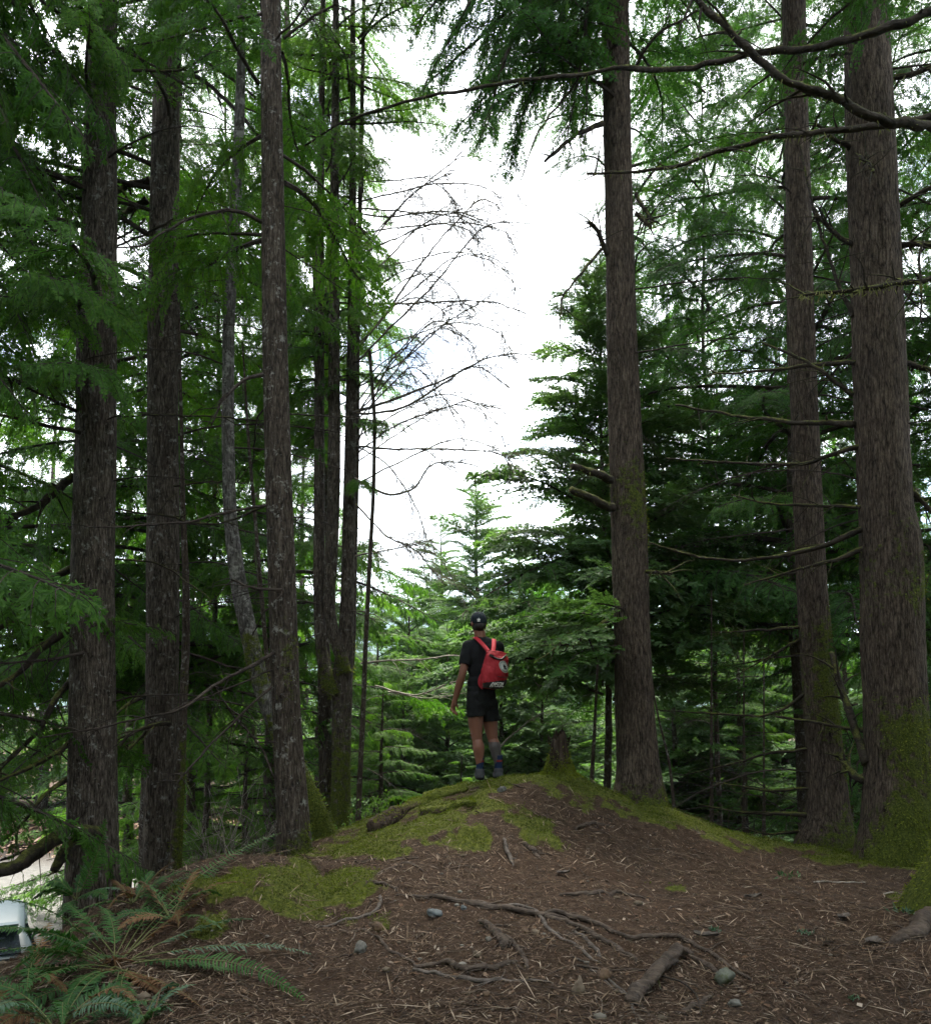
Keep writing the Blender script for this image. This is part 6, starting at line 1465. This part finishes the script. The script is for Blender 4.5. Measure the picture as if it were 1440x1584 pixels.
FR = [((172,1488,4.6),(-30,1398,3.7),.24,'fern'), ((176,1490,4.6),(-20,1440,4.1),.14,'fern'), ((170,1495,4.55),(-40,1478,3.9),.12,'fern'), ((170,1502,4.5),(-30,1530,3.9),.09,'fern'), ((172,1505,4.5),(-30,1585,3.8),.07,'fern'), ((185,1500,4.5),(135,1620,3.7),.05,'fern'), ((198,1498,4.5),(218,1640,3.6),.06,'fern'), ((200,1485,4.6),(480,1500,4.75),.12,'fern_pale'), ((205,1490,4.55),(470,1600,4.1),.14,'fern'),
    ((188,1480,4.7),(310,1378,5.7),.07,'fern'), ((195,1478,4.7),(436,1288,6.3),.14,'fern'), ((180,1478,4.7),(250,1385,5.5),.08,'fern'), ((175,1500,4.5),(60,1600,3.7),.06,'fern'), ((165,1490,4.6),(40,1440,4.2),.10,'fern'), ((168,1495,4.6),(20,1500,4.0),.18,'fern'), ((180,1480,4.7),(105,1398,5.0),.14,'fern'), ((190,1500,4.5),(310,1600,4.0),.03,'fern_dead'), ((180,1500,4.45),(100,1570,3.8),.12,'fern'), ((175,1497,4.5),(-20,1560,3.6),.16,'fern'), ((205,1482,4.6),(390,1440,5.1),.09,'fern_pale'),
    ((182,1488,4.6),(330,1420,5.3),.02,'fern_dead'), ((178,1495,4.5),(250,1560,4.2),.02,'fern_dead'), ((178,1495,4.5),(110,1530,4.1),.02,'fern_dead'), ((190,1485,4.6),(360,1510,4.5),.04,'fern'), ((176,1492,4.6),(150,1400,5.1),.10,'fern'), ((190,1485,4.65),(350,1350,5.9),.09,'fern')]
for i, (a, b, lf, mt) in enumerate(FR):
    A_, B2 = grounded(a, b); frond(f1, A_, B2, lf, i, mt, 38, .080, .0125, .20)
mb = MB(); g = np.random.default_rng(8)
for k in range(26):
    d = norm(g.normal(0, 1, 3)*[1, 1, .35] + [0, 0, .25]); tube(mb, np.array([0, 0, .02]) + d*np.linspace(0, g.uniform(.05, .16), 5)[:, None] - np.array([0, 0, .06])*np.linspace(0, 1, 5)[:, None]**2, np.linspace(.006, .002, 5), 5, 0, False)
link('crown', mb.mesh('crown', [M['fern_dead']], True), f1)
f2a = P(118, 1392, 6.3); f2a[2] = min(f2a[2], float(height(f2a[0], f2a[1])) + .02)
f2 = thing('sword_fern', 'upright fern with one tall frond standing against the thickest left trunk', 'fern', tuple(f2a))
for i, (b, lf, mt, pl_) in enumerate([((165,1268,6.0),.02,'fern',.13), ((192,1378,6.0),.10,'fern_pale',.07), ((50,1392,6.0),.16,'fern',.10), ((70,1372,6.2),.16,'fern',.10), ((165,1390,5.9),.10,'fern',.09), ((140,1330,6.5),.06,'fern',.08), ((90,1420,5.8),.05,'fern',.09)]):
    a = P(118, 1392, 6.3); frond(f2, a, P(*b), lf, 60+i, mt, 28, pl_, .017, .12, .1, 1.45 if i == 0 else 0, -.08 if i == 0 else None)
def small_fern(label, px, py, n, ln, seed, mats=('fern',)):
    q = ground_at(px, py); q[2] = float(height(q[0], q[1])); g = np.random.default_rng(seed); t = thing('sword_fern', label, 'fern', tuple(q))
    for k in range(n):
        a = k/n*6.283 + g.normal(0, .35); l = ln*g.uniform(.6, 1.2); e = q + np.array([math.cos(a)*l, math.sin(a)*l, 0]); e[2] = float(height(e[0], e[1])) + g.uniform(.03, .22)*ln/.5
        frond(t, q, e, g.uniform(.10, .22)*ln/.5, seed*10 + k, mats[g.integers(len(mats))], 28, .065*ln/.5, .0115, .15)
small_fern('dark fern at the left edge under the big fern fronds', 40, 1545, 11, .55, 81, ('fern', 'fern', 'fern_dead'))
small_fern('low fern on the bank between the two left-hand ferns and the moss', 265, 1425, 9, .42, 82, ('fern', 'fern', 'fern_dead'))
small_fern('dull green fern at the bottom edge right of the corner fern stalks', 225, 1585, 8, .30, 83, ('fern_pale', 'fern'))
small_fern('dark fern at the bottom left corner', 90, 1600, 10, .50, 84, ('fern', 'fern_pale', 'fern_dead'))
small_fern('small fern before the second left trunk', 205, 1400, 8, .40, 85, ('fern', 'fern_dead'))

# ---------------------------------------------------------------- parked car
M['car_paint'] = simple('pale_silver_paint', (.13,.155,.175), .5, .3); M['car_glass'] = simple('dark_car_glass', (.012,.016,.022), .04, .8); M['car_red'] = simple('red_lamp_lens', (.35,.012,.02), .15, .5); M['car_black'] = simple('black_car_trim', (.012,.012,.014), .5, .4); M['car_rim'] = simple('alloy_rim', (.35,.36,.37), .3, .6); M['roof_blue'] = simple('blue_grey_roof_paint', (.045,.065,.08), .5, .3)
cp = P(20, 1392, 15.2)
car = thing('parked_car', 'pale silver hatchback parked on the gravel below the left edge, rear window towards the knoll', 'car', (cp[0]-.62, cp[1]+.2, LOW-.06), None, math.radians(28))
# local: -Y is the rear, X across; length 4.2
sec = [(-2.08,.35,.80,.80),(-2.10,.50,.86,.86),(-2.06,.95,.86,.88),(-1.2,1.0,.88,.9),(1.1,.98,.88,.9),(1.9,.82,.80,.85),(2.1,.6,.72,.8)]
mb = MB(); nn = 14; ys = np.array([-2.12,-2.06,-1.9,-1.5,-.6,.6,1.3,1.8,2.08,2.14]); top_ = np.interp(ys, [-2.12,-2.06,-1.5,1.2,1.9,2.14], [.80,.92,.97,.96,.85,.62]); wid = np.interp(ys, [-2.12,-2.06,-1.8,1.4,2.14], [.70,.79,.87,.87,.66])
V_ = []
for y_, t_, w_ in zip(ys, top_, wid):
    pr = [(-w_*.9,.26),(-w_,.42),(-w_*1.02,.62),(-w_,t_-.06),(-w_*.93,t_),(0,t_+.02),(w_*.93,t_),(w_,t_-.06),(w_*1.02,.62),(w_,.42),(w_*.9,.26),(0,.22)]
    V_ += [[x_, y_, z_] for x_, z_ in pr]
nv = 12; mb.add(V_, np.vstack([grid_faces(len(ys), nv, True)])); mb.add(V_[:nv] + V_[-nv:], None, [[0, k, k+1] for k in range(1, nv-1)] + [[12, 12+k+1, 12+k] for k in range(1, nv-1)])
cb_ = link('body', mb.mesh('body', [M['car_paint']], True), car)
mb = MB(); gy_ = np.array([-1.98,-1.72,-1.45,-.4,.35,1.15]); gzt = np.array([.97,1.26,1.44,1.50,1.46,.97]); gw = np.array([.80,.72,.64,.62,.62,.80])
V_ = []
for y_, t_, w_ in zip(gy_, gzt, gw): V_ += [[-.83,y_,.95],[-w_,y_,t_-.04],[-w_*.85,y_,t_],[0,y_,t_+.015],[w_*.85,y_,t_],[w_,y_,t_-.04],[.83,y_,.95]]
mb.add(V_, grid_faces(6, 7, False)); link('roof', mb.mesh('roof', [M['roof_blue']], True), car)
def quadp(name, pts, mat, off=.012):
    p = np.array(pts, float); n_ = norm(np.cross(p[1] - p[0], p[3] - p[0])); mb = MB(); v = np.vstack([p + n_*off, p - n_*.01]); mb.add(v, [[0,1,2,3],[7,6,5,4],[0,4,5,1],[1,5,6,2],[2,6,7,3],[3,7,4,0]]); return link(name, mb.mesh(name, [M[mat]]), car)
rw = [[-.64,-1.93,1.03],[.64,-1.93,1.03],[.56,-1.55,1.40],[-.56,-1.55,1.40]]; quadp('rear_window', rw, 'car_glass', .022)
for sg in (-1, 1):
    quadp('side_window', ([[.835,-1.5,1.0],[.835,.9,1.0],[.66,.30,1.40],[.69,-1.35,1.38]] if sg > 0 else [[-.835,.9,1.0],[-.835,-1.5,1.0],[-.69,-1.35,1.38],[-.66,.30,1.40]]), 'car_glass', .03)
    quadp('tail_lamp', [[sg*.55 - .22,-2.11,.74],[sg*.55 + .22,-2.11,.74],[sg*.55 + .22,-2.07,.90],[sg*.55 - .22,-2.07,.90]], 'car_red', .02)
    for y_ in (-1.35, 1.35):
        mb = MB(); a = np.arange(24)/24*2*np.pi
        pr = [(.20,-.09),(.30,-.10),(.32,-.06),(.32,.06),(.30,.10),(.20,.09)]; V_ = np.array([[sg*.78 + d_, y_ + r_*math.cos(t), .32 + r_*math.sin(t)] for r_, d_ in pr for t in a]); mb.add(V_, grid_faces(6, 24, True)); wh = link('wheel', mb.mesh('wheel', [M['car_black']], True), car)
        mb = MB(); tube(mb, [[sg*.78 - .07, y_, .32], [sg*.78 + .07, y_, .32]], .205, 20); link('rim', mb.mesh('rim', [M['car_rim']]), wh)
mb = MB(); box(mb, (0,-1.60,1.455), (1.16,.20,.035)); link('spoiler', mb.mesh('spoiler', [M['roof_blue']]), car)
mb = MB(); box(mb, (0,-2.10,.42), (1.5,.10,.22)); link('bumper', mb.mesh('bumper', [M['car_paint']]), car)
quadp('windscreen', [[.66,1.10,1.02],[-.66,1.10,1.02],[-.56,.45,1.42],[.56,.45,1.42]], 'car_glass', .03)
mb = MB(); tube(mb, curve([[-.05,-1.98,1.04],[.15,-1.90,1.11],[.40,-1.88,1.13]], 8), .012, 6); link('wiper', mb.mesh('wiper', [M['car_black']]), car)
# ---------------------------------------------------------------- air
m = NT('haze_air')
pv = m.n('ShaderNodeVolumePrincipled', {'Color': (.62, .80, 1.0, 1), 'Density': .0003, 'Anisotropy': .2})
m.t.links.new(pv.outputs[0], m.out.inputs['Volume']); M['haze'] = m.m
mb = MB(); box(mb, (0, 0, 170), (5400, 5400, 354)); link('haze', mb.mesh('haze', [M['haze']]), kind='stuff')
